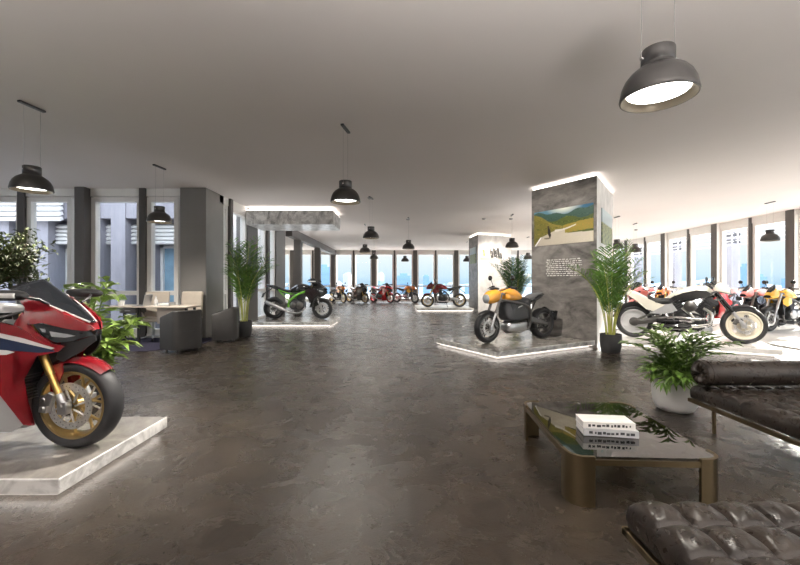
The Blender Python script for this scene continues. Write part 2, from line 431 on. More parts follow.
    struct(o, 'white end wall of the far left bay', 'wall')
    # ---- left front-facing wall (parallel to the picture)
    w = MB(); w.box(((XLL-5.5)/2, YL, CEIL-.10), (-5.5-XLL, .2, .20)); w.box(((XLL-5.5)/2, YL, .05), (-5.5-XLL, .2, .1))
    struct(w.build('wall_left_front', M['white'], smooth=False), 'white head and sill bands of the window wall behind the desk', 'wall')
    def lx(px): return (px-400)/F*YL
    for (a, b, m, lab) in ((23, 29.5, 'mullion', ''), (74, 93.5, 'column_dark', 'dark grey column behind the leafy shrub'), (143, 149, 'mullion', ''), (-60, -42, 'column_dark', 'dark grey column out at the left')):
        if m == 'mullion':
            struct(MB().box(((lx(a)+lx(b))/2, YL-.04, CEIL/2), (lx(b)-lx(a), .24, CEIL)).build('mullion', M['mullion'], smooth=False), 'dark mullion in the window wall behind the desk', 'mullion')
        else:
            column((a-400)/F*(YL-.30), lx(b), YL-.30, YL+.12, lab, m)
    for (a, b) in ((-42, 23), (29.5, 74), (93.5, 143), (149, 180)):
        window((lx(a), YL), (lx(b), YL), 'lf', 'white framed window in the wall behind the desk')
    # ---- behind the viewer: side and back walls with openings for daylight
    w = MB()
    for (a, b) in ((YB, 3.8), (7.6, YL+.1)): w.box((XLL, (a+b)/2, CEIL/2), (.25, b-a, CEIL))
    w.box((XLL, (YB+YL)/2, CEIL-.1), (.25, YL-YB, .2))
    window((XLL, 3.8), (XLL, 5.7), 's', 'white framed window in the side wall out to the left'); window((XLL, 5.7), (XLL, 7.6), 's', 'white framed window in the side wall out to the left')
    struct(w.build('wall_side', M['wallw'], smooth=False), 'white side wall far out to the left', 'wall')
    w = MB(); w.box(((XLL+8.2)/2, YB, CEIL/2), (8.2-XLL, .25, CEIL)); w.box((10.6, YB, CEIL-.1), (5.2, .25, .2))
    window((8.2, YB), (10.6, YB), 'b', 'white framed window in the wall behind the viewer'); window((10.6, YB), (XR, YB), 'b', 'white framed window in the wall behind the viewer')
    struct(w.build('wall_front', M['wallw'], smooth=False), 'white wall behind the viewer', 'wall')
room()

# ------------------------------------------------------------------ outside
def outside():
    o = MB().box((2, 12, -.45), (80, 90, .2)).build('terrace', M['terrace'], smooth=False); struct(o, 'pale stone terrace outside the windows', 'terrace')  # pale slab put in to bounce daylight up to the ceiling
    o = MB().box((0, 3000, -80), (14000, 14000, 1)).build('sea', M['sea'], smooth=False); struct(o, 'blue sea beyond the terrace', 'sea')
    rnd = random.Random(3)
    # hazy hills along the horizon
    for k, (ang0, ang1, R, hh) in enumerate(((-40, 25, 5200, 70), (5, 48, 4300, 110), (42, 75, 3300, 120))):
        def fn(u, v, ang0=ang0, ang1=ang1, R=R, hh=hh, k=k):
            a = math.radians(ang0+(ang1-ang0)*u)
            h = hh*(.55+.3*math.sin(9*u+k)+.2*math.sin(23*u+2*k)+.1*math.sin(57*u))*(math.sin(PI*min(max(u, 0), 1))**.4)
            rr = R+v*900
            return (rr*math.sin(a), rr*math.cos(a), -80+(h+20)*math.sin(PI*v))
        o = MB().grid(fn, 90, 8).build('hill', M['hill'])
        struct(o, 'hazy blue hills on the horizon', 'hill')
    placed = []
    # skyline blocks: pale and blue city towers across the water
    for k in range(64):
        a = math.radians(rnd.uniform(-20, 52)); R = rnd.uniform(900, 1900)
        w = rnd.uniform(14, 34); h = rnd.uniform(60, 98) if k % 4 else rnd.uniform(98, 122)
        c = (R*math.sin(a), R*math.cos(a)); b = MB()
        if any(math.hypot(c[0]-p[0], c[1]-p[1]) < 75 for p in placed): continue
        placed.append(c)
        b.box((0, 0, h/2), (w, w*.8, h)); b.box((0, 0, h+3), (w*.55, w*.5, 6))
        for q in range(int(h/12)): b.box((0, 0, 6+q*12), (w*1.04, w*.84, 2.2))
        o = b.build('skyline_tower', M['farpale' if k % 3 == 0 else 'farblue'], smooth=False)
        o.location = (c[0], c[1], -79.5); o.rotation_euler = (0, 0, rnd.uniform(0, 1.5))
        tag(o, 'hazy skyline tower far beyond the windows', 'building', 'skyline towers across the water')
    # neighbouring building behind the left windows: piers, louvres over recessed windows
    Yn = 13.4
    def nx(px): return (px-400)/F*Yn
    t = thing('building', 'lavender grey neighbouring building with white louvres behind the left windows', 'building', (0, Yn, -.35))
    MB().box(((nx(-260)+nx(196))/2, .8, 4.2), (nx(196)-nx(-260), .3, 8.4)).build('wall', M['facade'], t, smooth=False)
    segs = [(-230, -190), (-170, -130), (-105, -70), (-45, -20), (0, 20), (40, 58), (80, 108), (119, 133), (146, 155), (181, 196)]
    for k, (a, b) in enumerate(segs):
        MB().box(((nx(a)+nx(b))/2, .12, 4.2), (nx(b)-nx(a), 1.0, 8.4)).build('pier', M['facade'], t, smooth=False)
        if k+1 == len(segs): break
        c0, c1 = nx(b), nx(segs[k+1][0]); cm, cw = (c0+c1)/2, c1-c0
        lv = MB()
        for q in range(5): lv.box((cm, -.02, 3.13+q*.135), (cw, .16, .075), Matrix.Rotation(.5, 3, 'X'))
        lv.build('louvre', M['slat'], t, smooth=False)
        MB().box((cm, .10, 5.9), (cw, .9, 4.0)).build('panel', M['facade'], t, smooth=False)
        wnd = MB().box((cm, .42, 1.75), (cw, .05, 2.6)).build('window', M['winglass'], t, smooth=False)
        fr = MB()
        fr.box((c0+.05, .36, 1.75), (.1, .12, 2.6)); fr.box((c1-.05, .36, 1.75), (.1, .12, 2.6)); fr.box((cm, .36, .4), (cw, .12, .2)); fr.box((cm, .36, 3.0), (cw, .12, .1))
        fr.build('window_frame', M['slat'], wnd, smooth=False)
    lv = MB()
    for q in range(7): lv.box(((nx(-200)+nx(74))/2, -.50, 3.86+q*.17), (nx(74)-nx(-200), .14, .11), Matrix.Rotation(.45, 3, 'X'))
    lv.build('sun_louvre', M['slat'], t, smooth=False)
    # free standing piers with dark slots and white slat screens outside the right wall
    for k, (px, X, w) in enumerate(((637, 15.2, .40), (676, 15.2, .36), (732.5, 15.2, .36))):
        Y = X*F/(px-400)
        t = thing('pier', 'lavender grey pier with dark slots outside %s' % ('the far end of the right wall', 'the middle of the right wall', 'the right wall behind the white cruiser')[k], 'pier', (X, Y, -.35), group='piers outside the right wall')
        MB().box((0, 0, 2.6), (.4, w, 5.2)).build('shaft', M['facade'], t, smooth=False)
        sl = MB()
        for q in range(4): sl.box((-.19, 0, 3.62+q*.30), (.06, w*1.02, .17)); sl.box((0, -w/2, 3.62+q*.30), (.38, .03, .17))
        sl.build('slots', M['fw_dark'], t, smooth=False)
    cy = [12.9+3.12*k for k in range(6)]
    for i in range(5):
        t = thing('sun_blind', 'white horizontal slat sun blind outside right wall bay %s' % ('behind the yellow motorcycle', 'behind the white cruiser', 'behind the red and orange motorcycles', 'near the tall pillar', 'at the far end')[i], 'sun blind', (13.75, (cy[i]+cy[i+1])/2, 2.95), group='slat blinds outside the right wall')
        sl = MB()
        for q in range(5): sl.box((0, 0, q*.16), (.14, 2.9, .02))
        sl.build('slats', M['slat'], t, smooth=False)
        for sy in (-1.42, 1.42): MB().box((-.255, sy, .66), (.51, .03, .03)).box((0, sy, .31), (.03, .03, .70)).build('bracket', M['white'], t, smooth=False)
outside()
#@@FIX
# ------------------------------------------------------------------ platforms
def platform(pts, z1, label, top='marbletop', side='marble', led=True, z0=.05, name='display_platform', fix=None):
    """stone slab floating on a recessed plinth with an LED line under its edge; pts counter-clockwise"""
    cx = sum(p[0] for p in pts)/len(pts); cy = sum(p[1] for p in pts)/len(pts)
    t = thing(name, label, 'platform', (cx, cy, 0))
    q = [(x-cx, y-cy) for x, y in pts]
    def inset(q, d):
        out = []; n = len(q)
        for i in range(n):
            a = Vector(q[i-1]); b = Vector(q[i]); c = Vector(q[(i+1) % n])
            e1 = (b-a).normalized(); e2 = (c-b).normalized()
            n1 = Vector((-e1.y, e1.x)); n2 = Vector((-e2.y, e2.x))
            k = d/max(.2, 1+n1.dot(n2)); out.append(tuple(b+(n1+n2)*k))
        return out
    b = MB(); b.prism(q, z0, z1)
    o = b.build('slab', [M[side], M[top]], t, smooth=False, bevel=.006, seg=1)
    for p in o.data.polygons:
        if p.normal.z > .9: p.material_index = 1
    if led:
        MB().prism(inset(q, .09), 0, z0).build('plinth', M['white'], t, smooth=False)
        ring = MB(); i1 = inset(q, .035); i2 = inset(q, .065); n = len(q)
        for i in range(n):
            j = (i+1) % n
            ring.add([(*i1[i], z0-.012), (*i1[j], z0-.012), (*i2[j], z0-.012), (*i2[i], z0-.012), (*i1[i], z0), (*i1[j], z0), (*i2[j], z0), (*i2[i], z0)],
                     [(0, 1, 2, 3), (4, 5, 6, 7), (0, 1, 5, 4), (1, 2, 6, 5), (2, 3, 7, 6), (3, 0, 4, 7)])
        ring.build('led_strip', M['led'], t, smooth=False)
    return t
platform([(-5.2, 2.48), (-2.17, 2.48), (-2.17, 3.64), (-5.2, 3.64)], .15, 'marble display platform under the red racing motorcycle at left')
a = Vector((.874, .486)); b_ = Vector((-.486, .874)); c0 = Vector((1.75, 7.03))
P1 = [c0, Vector((4.22, 8.43)), Vector((3.31, 9.84)), c0+b_*2.02]
platform([tuple(p) for p in P1], .15, 'low marble podium under the amber motorcycle by the picture pillar')
platform([(-4.86, 12.3), (-2.2, 12.3), (-2.2, 14.2), (-4.86, 14.2)], .15, 'marble platform under the black and green motorcycle below the canopy')
platform([(.8, 18.75), (3.56, 18.75), (3.56, 21.6), (.8, 21.6)], .15, 'pale platform under the dark red motorcycle at the far pillar', top='marblewhite')
platform([(4.72, 8.62), (7.09, 7.22), (8.05, 8.99), (5.7, 10.25)], .15, 'pale platform under the cream cruiser', top='marblewhite', side='palestone')
platform([(8.3, 5.0), (12.75, 5.0), (12.75, 26), (6.4, 26), (6.4, 10.7), (8.3, 9.7)], .035, 'wide white floor platform along the right windows under the row of motorcycles', top='marblewhite', side='palestone', led=False, z0=0)

# ------------------------------------------------------------------ canopy over the black motorcycle
t = thing('canopy', 'grey marble canopy hanging from the ceiling over the black and green motorcycle', 'canopy', (-3.5, 13.1, 3.24))
MB().box((0, 0, .225), (2.76, 1.5, .45)).build('slab', M['marble'], t, smooth=False, bevel=.006, seg=1)
MB().box((0, 0, .505), (2.5, 1.25, .11)).build('mount', M['white'], t, smooth=False)
r = MB()
for (x, y, dx, dy) in ((0, -.70, 2.72, .04), (0, .70, 2.72, .04), (-1.33, 0, .04, 1.36), (1.33, 0, .04, 1.36)): r.box((x, y, .465), (dx, dy, .03))
r.build('led_strip', M['ledsoft'], t, smooth=False)

# ------------------------------------------------------------------ pillars
def poster(name, fn, w, h, nu, nv, parent, origin, ang):
    """flat print: colours of the printed picture come from fn(u, v)"""
    me = bpy.data.meshes.new(name)
    vs = [(i/nu*w, 0, j/nv*h) for j in range(nv+1) for i in range(nu+1)]
    fs = [(j*(nu+1)+i, j*(nu+1)+i+1, (j+1)*(nu+1)+i+1, (j+1)*(nu+1)+i) for j in range(nv) for i in range(nu)]
    me.from_pydata(vs, [], fs)
    at = me.color_attributes.new('print', 'FLOAT_COLOR', 'POINT')
    k = 0
    for j in range(nv+1):
        for i in range(nu+1):
            at.data[k].color = (*fn(i/nu, j/nv), 1); k += 1
    m, nt, b = _nodes(name+'_print')
    an = nt.nodes.new('ShaderNodeAttribute'); an.attribute_name = 'print'
    nt.links.new(an.outputs['Color'], b.inputs['Base Color']); b.inputs['Roughness'].default_value = .35
    me.materials.append(m)
    o = bpy.data.objects.new(name, me); COL.objects.link(o); o.parent = parent; o.location = origin; o.rotation_euler = (0, 0, ang)
    md = o.modifiers.new('thick', 'SOLIDIFY'); md.thickness = .02; md.offset = 0
    return o
def lerp(a, b, t): t = min(max(t, 0), 1); return tuple(x+(y-x)*t for x, y in zip(a, b))
def road_scene(u, v):
    """a winding country road through golden hills with a rider leaning into the bend"""
    n = .5+.5*math.sin(37*u+11*math.sin(23*v))*math.sin(41*v+7*math.sin(19*u))
    # sky and far mountains
    c = lerp((.10, .22, .30), (.02, .10, .20), (u-.4)*1.6)
    c = lerp(c, (.80, .80, .66), max(0, 1-math.hypot((u-.54)*1.5, (v-1.02)*2.2)*2.1))
    ridge = .90+.05*math.sin(7*u+1)+.03*math.sin(19*u)
    if v < ridge: c = lerp((.02, .05, .04), (.07, .13, .10), n*.6+(v-.6))
    if v < .70+.05*math.sin(13*u)+.02*n: c = lerp((.03, .055, .015), (.13, .15, .03), n)
    hill = .92-u*.85+.03*math.sin(14*u)
    if v < hill and u < .62: c = lerp((.07, .08, .015), (.34, .27, .06), n*.7+.5*max(0, .6-abs(v-hill)*3.5))
    # right verge
    if .52 < u and .30+.10*(u-.55) < v < .50+.10*math.sin((u-.5)*3.0)*1.0+.015*n: c = lerp((.36, .22, .04), (.22, .22, .04), n)
    # road: wide in front, curling right then back to the left far away
    top = .30+.28*max(0, (u-.0))**.55 if u < .62 else .56-.3*(u-.62)
    low = .02 if u < .1 else -.1
    if v < .46:
        edge = .18*((v)/.46)**.7 if v > 0 else 0
        if u > edge+.0 and v < (.16+.62*u if u < .42 else .42-.10*(u-.42) if u < .56 else .30-.05*(u-.55)):
            c = lerp((.42, .37, .30), (.62, .56, .45), u*.8+.2*n)
    if .38 < u < .74 and abs(v-(.40+.25*(u-.38)+.03*math.sin(9*u))) < .034*(1.2-u): c = (.66, .62, .54)
    if abs(u-(.03+.14*max(v-.02, 0)/.3)) < .012 and v < .25: c = (.85, .84, .80)
    # rider
    rx, rz = u-.285+.10*(v-.35), v-.36
    if (rx/.026)**2+(rz/.15)**2 < 1: c = (.015, .012, .012)
    if math.hypot(rx*1.9, (v-.52))<.035: c = (.05, .03, .02)
    if (u-.25)**2/.004+(v-.20)**2/.0006 < 1: c = lerp(c, (.10, .09, .07), .8)
    return c
def street_scene(u, v):
    """pale warm print with dark figures of machines in a bright hall"""
    n = .5+.5*math.sin(31*u+9*math.sin(17*v))*math.sin(29*v)
    c = lerp((.85, .62, .36), (.80, .78, .74), u*1.6)
    c = lerp(c, (.86, .82, .74), v*.4)
    if v < .2: c = lerp((.55, .42, .28), (.62, .60, .56), u)
    for k, (a, w, h0, h1) in enumerate(((.16, .05, .3, .8), (.45, .03, .15, .9), (.52, .05, .2, .75), (.62, .06, .25, .95), (.70, .04, .2, .8), (.80, .07, .15, .98), (.9, .05, .15, .6))):
        if abs(u-a+.08*(v-.5)) < w*(.6+.4*n) and h0 < v < h1: c = (.06, .055, .05) if k else (.60, .34, .12)
    return c
def green_scene(u, v):
    n = .5+.5*math.sin(21*u+5*math.sin(17*v))*math.sin(19*v)
    return lerp((.05, .10, .03), (.30, .34, .10), n) if v < .6 else lerp((.16, .30, .36), (.5, .6, .62), v)

def pillar(pts, label, m, mats_by_side, z1=3.72):
    """wedge shaped pillar clad in stone, stopping short of the ceiling with a glowing line on top"""
    t = thing('picture_pillar', label, 'pillar', (pts[0][0], pts[0][1], 0))
    q = [(x-pts[0][0], y-pts[0][1]) for x, y in pts]
    o = MB().prism(q, 0, z1).build('cladding', [M[x] for x in m], t, smooth=False)
    n = len(q)
    for p in o.data.polygons:
        for i in range(n):
            e = Vector(q[(i+1) % n])-Vector(q[i]); nn = Vector((e.y, -e.x, 0)).normalized()
            if p.normal.dot(nn) > .97: p.material_index = mats_by_side[i]
    cx = sum(x for x, y in q)/n; cy = sum(y for x, y in q)/n
    core = [(cx+(x-cx)*.80, cy+(y-cy)*.80) for x, y in q]
    MB().prism(core, z1, CEIL-.002).build('core', M['white'], t, smooth=False)
    ring = MB()
    k1, k2 = .97, .91
    for i in range(n):
        j = (i+1) % n
        P = [(cx+(x-cx)*k, cy+(y-cy)*k) for (x, y) in (q[i], q[j]) for k in (k1, k2)]
        ring.add([(*P[0], z1), (*P[2], z1), (*P[3], z1), (*P[1], z1), (*P[0], z1+.03), (*P[2], z1+.03), (*P[3], z1+.03), (*P[1], z1+.03)],
                 [(0, 1, 2, 3), (4, 5, 6, 7), (0, 1, 5, 4), (1, 2, 6, 5), (2, 3, 7, 6), (3, 0, 4, 7)])
    ring.build('led_strip', M['ledsoft'], t, smooth=False)
    return t, q
# near pillar: front face from corner A to D (receding left), right face from A to B
A, B, C_, D = (4.26, 8.44), (5.66, 10.36), (4.75, 11.6), (3.33, 9.86)
t, q = pillar([A, B, C_, D], 'tall dark stone pillar with a landscape picture and white text beside the amber motorcycle', ('darkstone', 'palestone'), [1, 0, 0, 0])  # sunlight on the right face is put into its colour as paler stone
fa = Vector((A[0]-D[0], A[1]-D[1])); FL = fa.length; fang = math.atan2(fa.y, fa.x); fd = fa.normalized()
def onface(u, z, off=.012): return (D[0]-A[0]+fd.x*u+fd.y*off, D[1]-A[1]+fd.y*u-fd.x*off, z)
poster('picture', road_scene, FL-.16, .84, 150, 84, t, onface(.09, 2.30), fang)
tx = MB(); rt = random.Random(11)
lines = 9
for i in range(lines):
    u = .42; z = 1.94-i*.047; end = 1.36-(0 if i in (1, 3, 6) else rt.uniform(.0, .08)); u += rt.uniform(0, .05)
    while u < end:
        w = min(rt.uniform(.03, .11), end-u)
        for cidx in range(max(1, int(w/.014))):
            hgt = rt.choice((.017, .017, .021, .026))
            p = Vector(onface(u+cidx*.014+.005, z+hgt/2-.01, .006))
            tx.box(p, (.0095, .01, hgt), Matrix.Rotation(fang, 3, 'Z'))
        u += w+.016
o = tx.build('text_panel', M['paper'], t, smooth=False); o['label'] = 'nine lines of small white text'
ra = Vector((B[0]-A[0], B[1]-A[1])); rang = math.atan2(ra.y, ra.x); rd = ra.normalized()
poster('side_picture', green_scene, 1.5, .80, 40, 24, t, (rd.x*.55+rd.y*.012, rd.y*.55-rd.x*.012, 2.30), rang)
# far pillar
A2, B2, C2, D2 = (3.74, 18.7), (5.55, 19.5), (5.45, 21.0), (3.62, 20.5)
t, q = pillar([A2, B2, C2, D2], 'pale stone pillar with a bright picture behind the dark red motorcycle', ('palestone', 'darkstone'), [0, 0, 0, 1])
fa2 = Vector((B2[0]-A2[0], B2[1]-A2[1])); f2 = fa2.normalized(); an2 = math.atan2(f2.y, f2.x)
poster('picture', street_scene, 1.35, .62, 70, 34, t, (f2.x*.12+f2.y*.012, f2.y*.12-f2.x*.012, 2.48), an2)
la = Vector((A2[0]-D2[0], A2[1]-D2[1])); ld = la.normalized()
poster('side_picture', green_scene, 1.1, .8, 30, 20, t, (-la.x+ld.x*.3+ld.y*.012, -la.y+ld.y*.3-ld.x*.012, 2.35), math.atan2(la.y, la.x))

# ------------------------------------------------------------------ pendant lamps
lamps = [(658, 99, 'large gunmetal pendant lamp at upper right nearest the viewer'),
         (32, 191.5, 'gunmetal pendant lamp above the dark leafy tree at left'),
         (159.5, 223, 'gunmetal pendant lamp in front of the windows by the desk'),
         (345.5, 203, 'gunmetal pendant lamp right of the marble canopy end'),
         (371, 239, 'gunmetal pendant lamp, largest of the three stacked above the far black and gold motorcycle'),
         (365, 253, 'gunmetal pendant lamp, middle of the three above the far black and gold motorcycle'),
         (374, 259.5, 'gunmetal pendant lamp, lowest and smallest of the three above the far red motorcycle'),
         (408.5, 249.5, 'gunmetal pendant lamp, the larger one above the far orange motorcycle near the middle'),
         (405, 262, 'small far pendant lamp below the larger one above the far orange motorcycle'),
         (467, 262, 'small far pendant lamp just left of the pale far pillar'),
         (512, 248, 'gunmetal pendant lamp at the right edge of the pale far pillar'),
         (528, 259.5, 'small pendant lamp between the pale far pillar and the dark pillar'),
         (617, 249, 'pendant lamp just right of the dark picture pillar'),
         (635, 252.5, 'small pendant lamp in front of the far end of the right windows'),
         (770, 241.5, 'pendant lamp in front of the right window above the yellow motorcycle')]
proto = None
for i, (px, py, lab) in enumerate(lamps):
    Y = (2.64-H)*F/(283-py); X = (px-400)/F*Y
    if proto is None:
        t = thing('pendant_lamp', lab, 'lamp', (0, 0, 2.64), 0, 'gunmetal pendant lamps')
        R = .228
        prof = [(R, 0), (R+.004, .012), (R*.995, .04), (R*.955, .085), (R*.87, .13), (R*.74, .168), (R*.58, .196), (R*.47, .210), (R*.435, .218), (R*.43, .232), (R*.44, .234), (R*.44, .322), (R*.42, .330), (.001, .330)]
        inn = [(R*.965, .0), (R*.93, .025), (R*.86, .055), (R*.80, .062)]
        MB().lathe(prof+[], n=48).build('shade', M['lampmetal'], t, angle=50)
        MB().lathe([(R, 0), (R*.97, 0)]+inn, n=48).build('reflector', M['lampin'], t)
        MB().lathe([(.001, .062), (R*.80, .062), (R*.82, .054), (R*.81, .046), (.001, .044)], n=40).build('diffuser', M['lampglow'], t)
        sc = MB()
        for sx in (-1, 1): sc.cyl((sx*.10, 0, .268), (sx*.122, 0, .268), .011, n=10)
        sc.build('bolt', M['chrome'], t)
        for sx in (-1, 1): MB().cyl((sx*.112, 0, .268), (sx*.112, 0, CEIL-2.64-.02), .0016, n=6).build('wire', M['wire'], t)
        MB().box((0, 0, CEIL-2.64-.016), (.34, .05, .03)).build('ceiling_bar', M['lampmetal'], t, smooth=False, bevel=.006)
        proto = t
    else:
        t = dup(proto); tag(t, lab, 'lamp', 'gunmetal pendant lamps')
    t.location = (X, Y, 2.64)
    t.rotation_euler = (0, 0, math.radians((0, 84, 84, 80, 78, 90, 80, 85, 90, 90, 85, 90, 90, 80, 86)[i]))
    ld = bpy.data.lights.new('lamp_light', 'SPOT'); ld.energy = 45 if i == 0 else 130; ld.spot_size = math.radians(150); ld.spot_blend = .8; ld.color = (1, .93, .83); ld.shadow_soft_size = .14
    lo = bpy.data.objects.new('lamp_light', ld); COL.objects.link(lo); lo.parent = t; lo.location = (0, 0, -.02)
# small ceiling sensors
for k, (px, py) in enumerate(((408, 219.5), (246, 0), (484, 219), (511, 219), (370, 198), (636, 230))):
    if py == 0: continue
    Y = 2.4*F/(283-py); X = (px-400)/F*Y
    s_ = MB().lathe([(.001, -.045), (.05, -.045), (.065, -.03), (.075, -.008), (.075, 0), (.001, 0)], n=20).build('ceiling_sensor', M['sensor'])
    s_.location = (X, Y, CEIL)
    tag(s_, 'small round grey ceiling sensor ' + ('above the far orange motorcycle', '', 'above the pale far pillar', 'left of the dark picture pillar', 'behind the pendant lamp near the canopy', 'beside the right windows')[k], 'ceiling sensor', 'round ceiling sensors')
#@@FURN
# ------------------------------------------------------------------ coffee table
def coffee_table():
    t = thing('coffee_table', 'low square brass coffee table with a smoked glass top and curved corner legs', 'coffee table', (1.56, 2.99, 0), math.radians(-2.8))
    W, D, ht, R = .935, 1.16, .315, .105
    def rr(w, d, r, n=8):
        pts = []
        for cx, cy, a0 in ((w/2-r, d/2-r, 0), (-w/2+r, d/2-r, 90), (-w/2+r, -d/2+r, 180), (w/2-r, -d/2+r, 270)):
            for k in range(n+1):
                a = math.radians(a0+90*k/n); pts.append((cx+r*math.cos(a), cy+r*math.sin(a)))
        return pts
    o_, i_ = rr(W, D, R), rr(W-.026, D-.026, R-.013); n = len(o_)
    m = MB()
    for i in range(n):
        j = (i+1) % n
        m.add([(*o_[i], ht-.055), (*o_[j], ht-.055), (*i_[j], ht-.055), (*i_[i], ht-.055), (*o_[i], ht-.02), (*o_[j], ht-.02), (*i_[j], ht-.02), (*i_[i], ht-.02)],
              [(0, 1, 2, 3), (4, 5, 6, 7), (0, 1, 5, 4), (2, 3, 7, 6)])
    m.build('apron', M['brass'], t)
    g = rr(W-.03, D-.03, R-.015)
    MB().prism(g, ht-.02, ht-.004).build('glass_top', M['tableglass'], t, smooth=False)
    for cx, cy, a0 in ((W/2-R, D/2-R, 0), (-W/2+R, D/2-R, 90), (-W/2+R, -D/2+R, 180), (W/2-R, -D/2+R, 270)):
        pts = []
        ca, sa = math.radians(a0), math.radians(a0+90)
        e = .045; Ro = R+.004; Ri = R-.018
        path_o = [(cx+Ro*math.cos(ca)+e*math.sin(ca), cy+Ro*math.sin(ca)-e*math.cos(ca))]
        path_i = [(cx+Ri*math.cos(ca)+e*math.sin(ca), cy+Ri*math.sin(ca)-e*math.cos(ca))]
        for k in range(11):
            a = math.radians(a0+90*k/10)
            path_o.append((cx+Ro*math.cos(a), cy+Ro*math.sin(a))); path_i.append((cx+Ri*math.cos(a), cy+Ri*math.sin(a)))
        path_o.append((cx+Ro*math.cos(sa)-e*math.sin(sa), cy+Ro*math.sin(sa)+e*math.cos(sa)))
        path_i.append((cx+Ri*math.cos(sa)-e*math.sin(sa), cy+Ri*math.sin(sa)+e*math.cos(sa)))
        b = MB(); k = len(path_o)
        b.add([(*p, 0) for p in path_o]+[(*p, ht) for p in path_o]+[(*p, 0) for p in path_i]+[(*p, ht) for p in path_i],
              [(i, i+1, k+i+1, k+i) for i in range(k-1)]+[(2*k+i, 3*k+i, 3*k+i+1, 2*k+i+1) for i in range(k-1)]
              + [(k+i, k+i+1, 3*k+i+1, 3*k+i) for i in range(k-1)]+[(i, 2*k+i, 2*k+i+1, i+1) for i in range(k-1)]
              + [(0, k, 3*k, 2*k), (k-1, 3*k-1, 4*k-1, 2*k-1)])
        b.build('leg', M['brass'], t, angle=30)
    return t
coffee_table()
def book(label, loc, rz, w, d, h, cover, marks):
    t = thing('book', label, 'book', loc, rz, 'books stacked on the coffee table')
    MB().box((0, .006, h/2), (w-.008, d-.012, h-.008)).build('pages', M['paper'], t, smooth=False)
    c = MB(); c.box((0, 0, .002), (w, d, .004)); c.box((0, 0, h-.002), (w, d, .004)); c.box((0, -d/2+.002, h/2), (w, .004, h))
    cv = c.build('cover', M[cover], t, smooth=False, bevel=.0015, seg=1)
    if marks:
        k = MB(); rr = random.Random(len(label)); x = -w*.40
        while x < w*.40:
            ww = rr.uniform(.008, .03)
            k.box((x+ww/2, -d/2-.0008, h*rr.uniform(.42, .55)), (ww, .002, h*rr.uniform(.25, .42))); x += ww+rr.uniform(.004, .016)
        k.build('spine_print', M[marks], cv, smooth=False)
    return t
bz = .3155
book('thick grey book with dark spine lettering at the bottom of the stack', (1.495, 2.83, bz), math.radians(-8), .365, .185, .047, 'greycover', 'ink')
book('white book with dark spine lettering lying on top of the grey one', (1.488, 2.84, bz+.0475), math.radians(-7), .35, .17, .046, 'paper', 'ink')

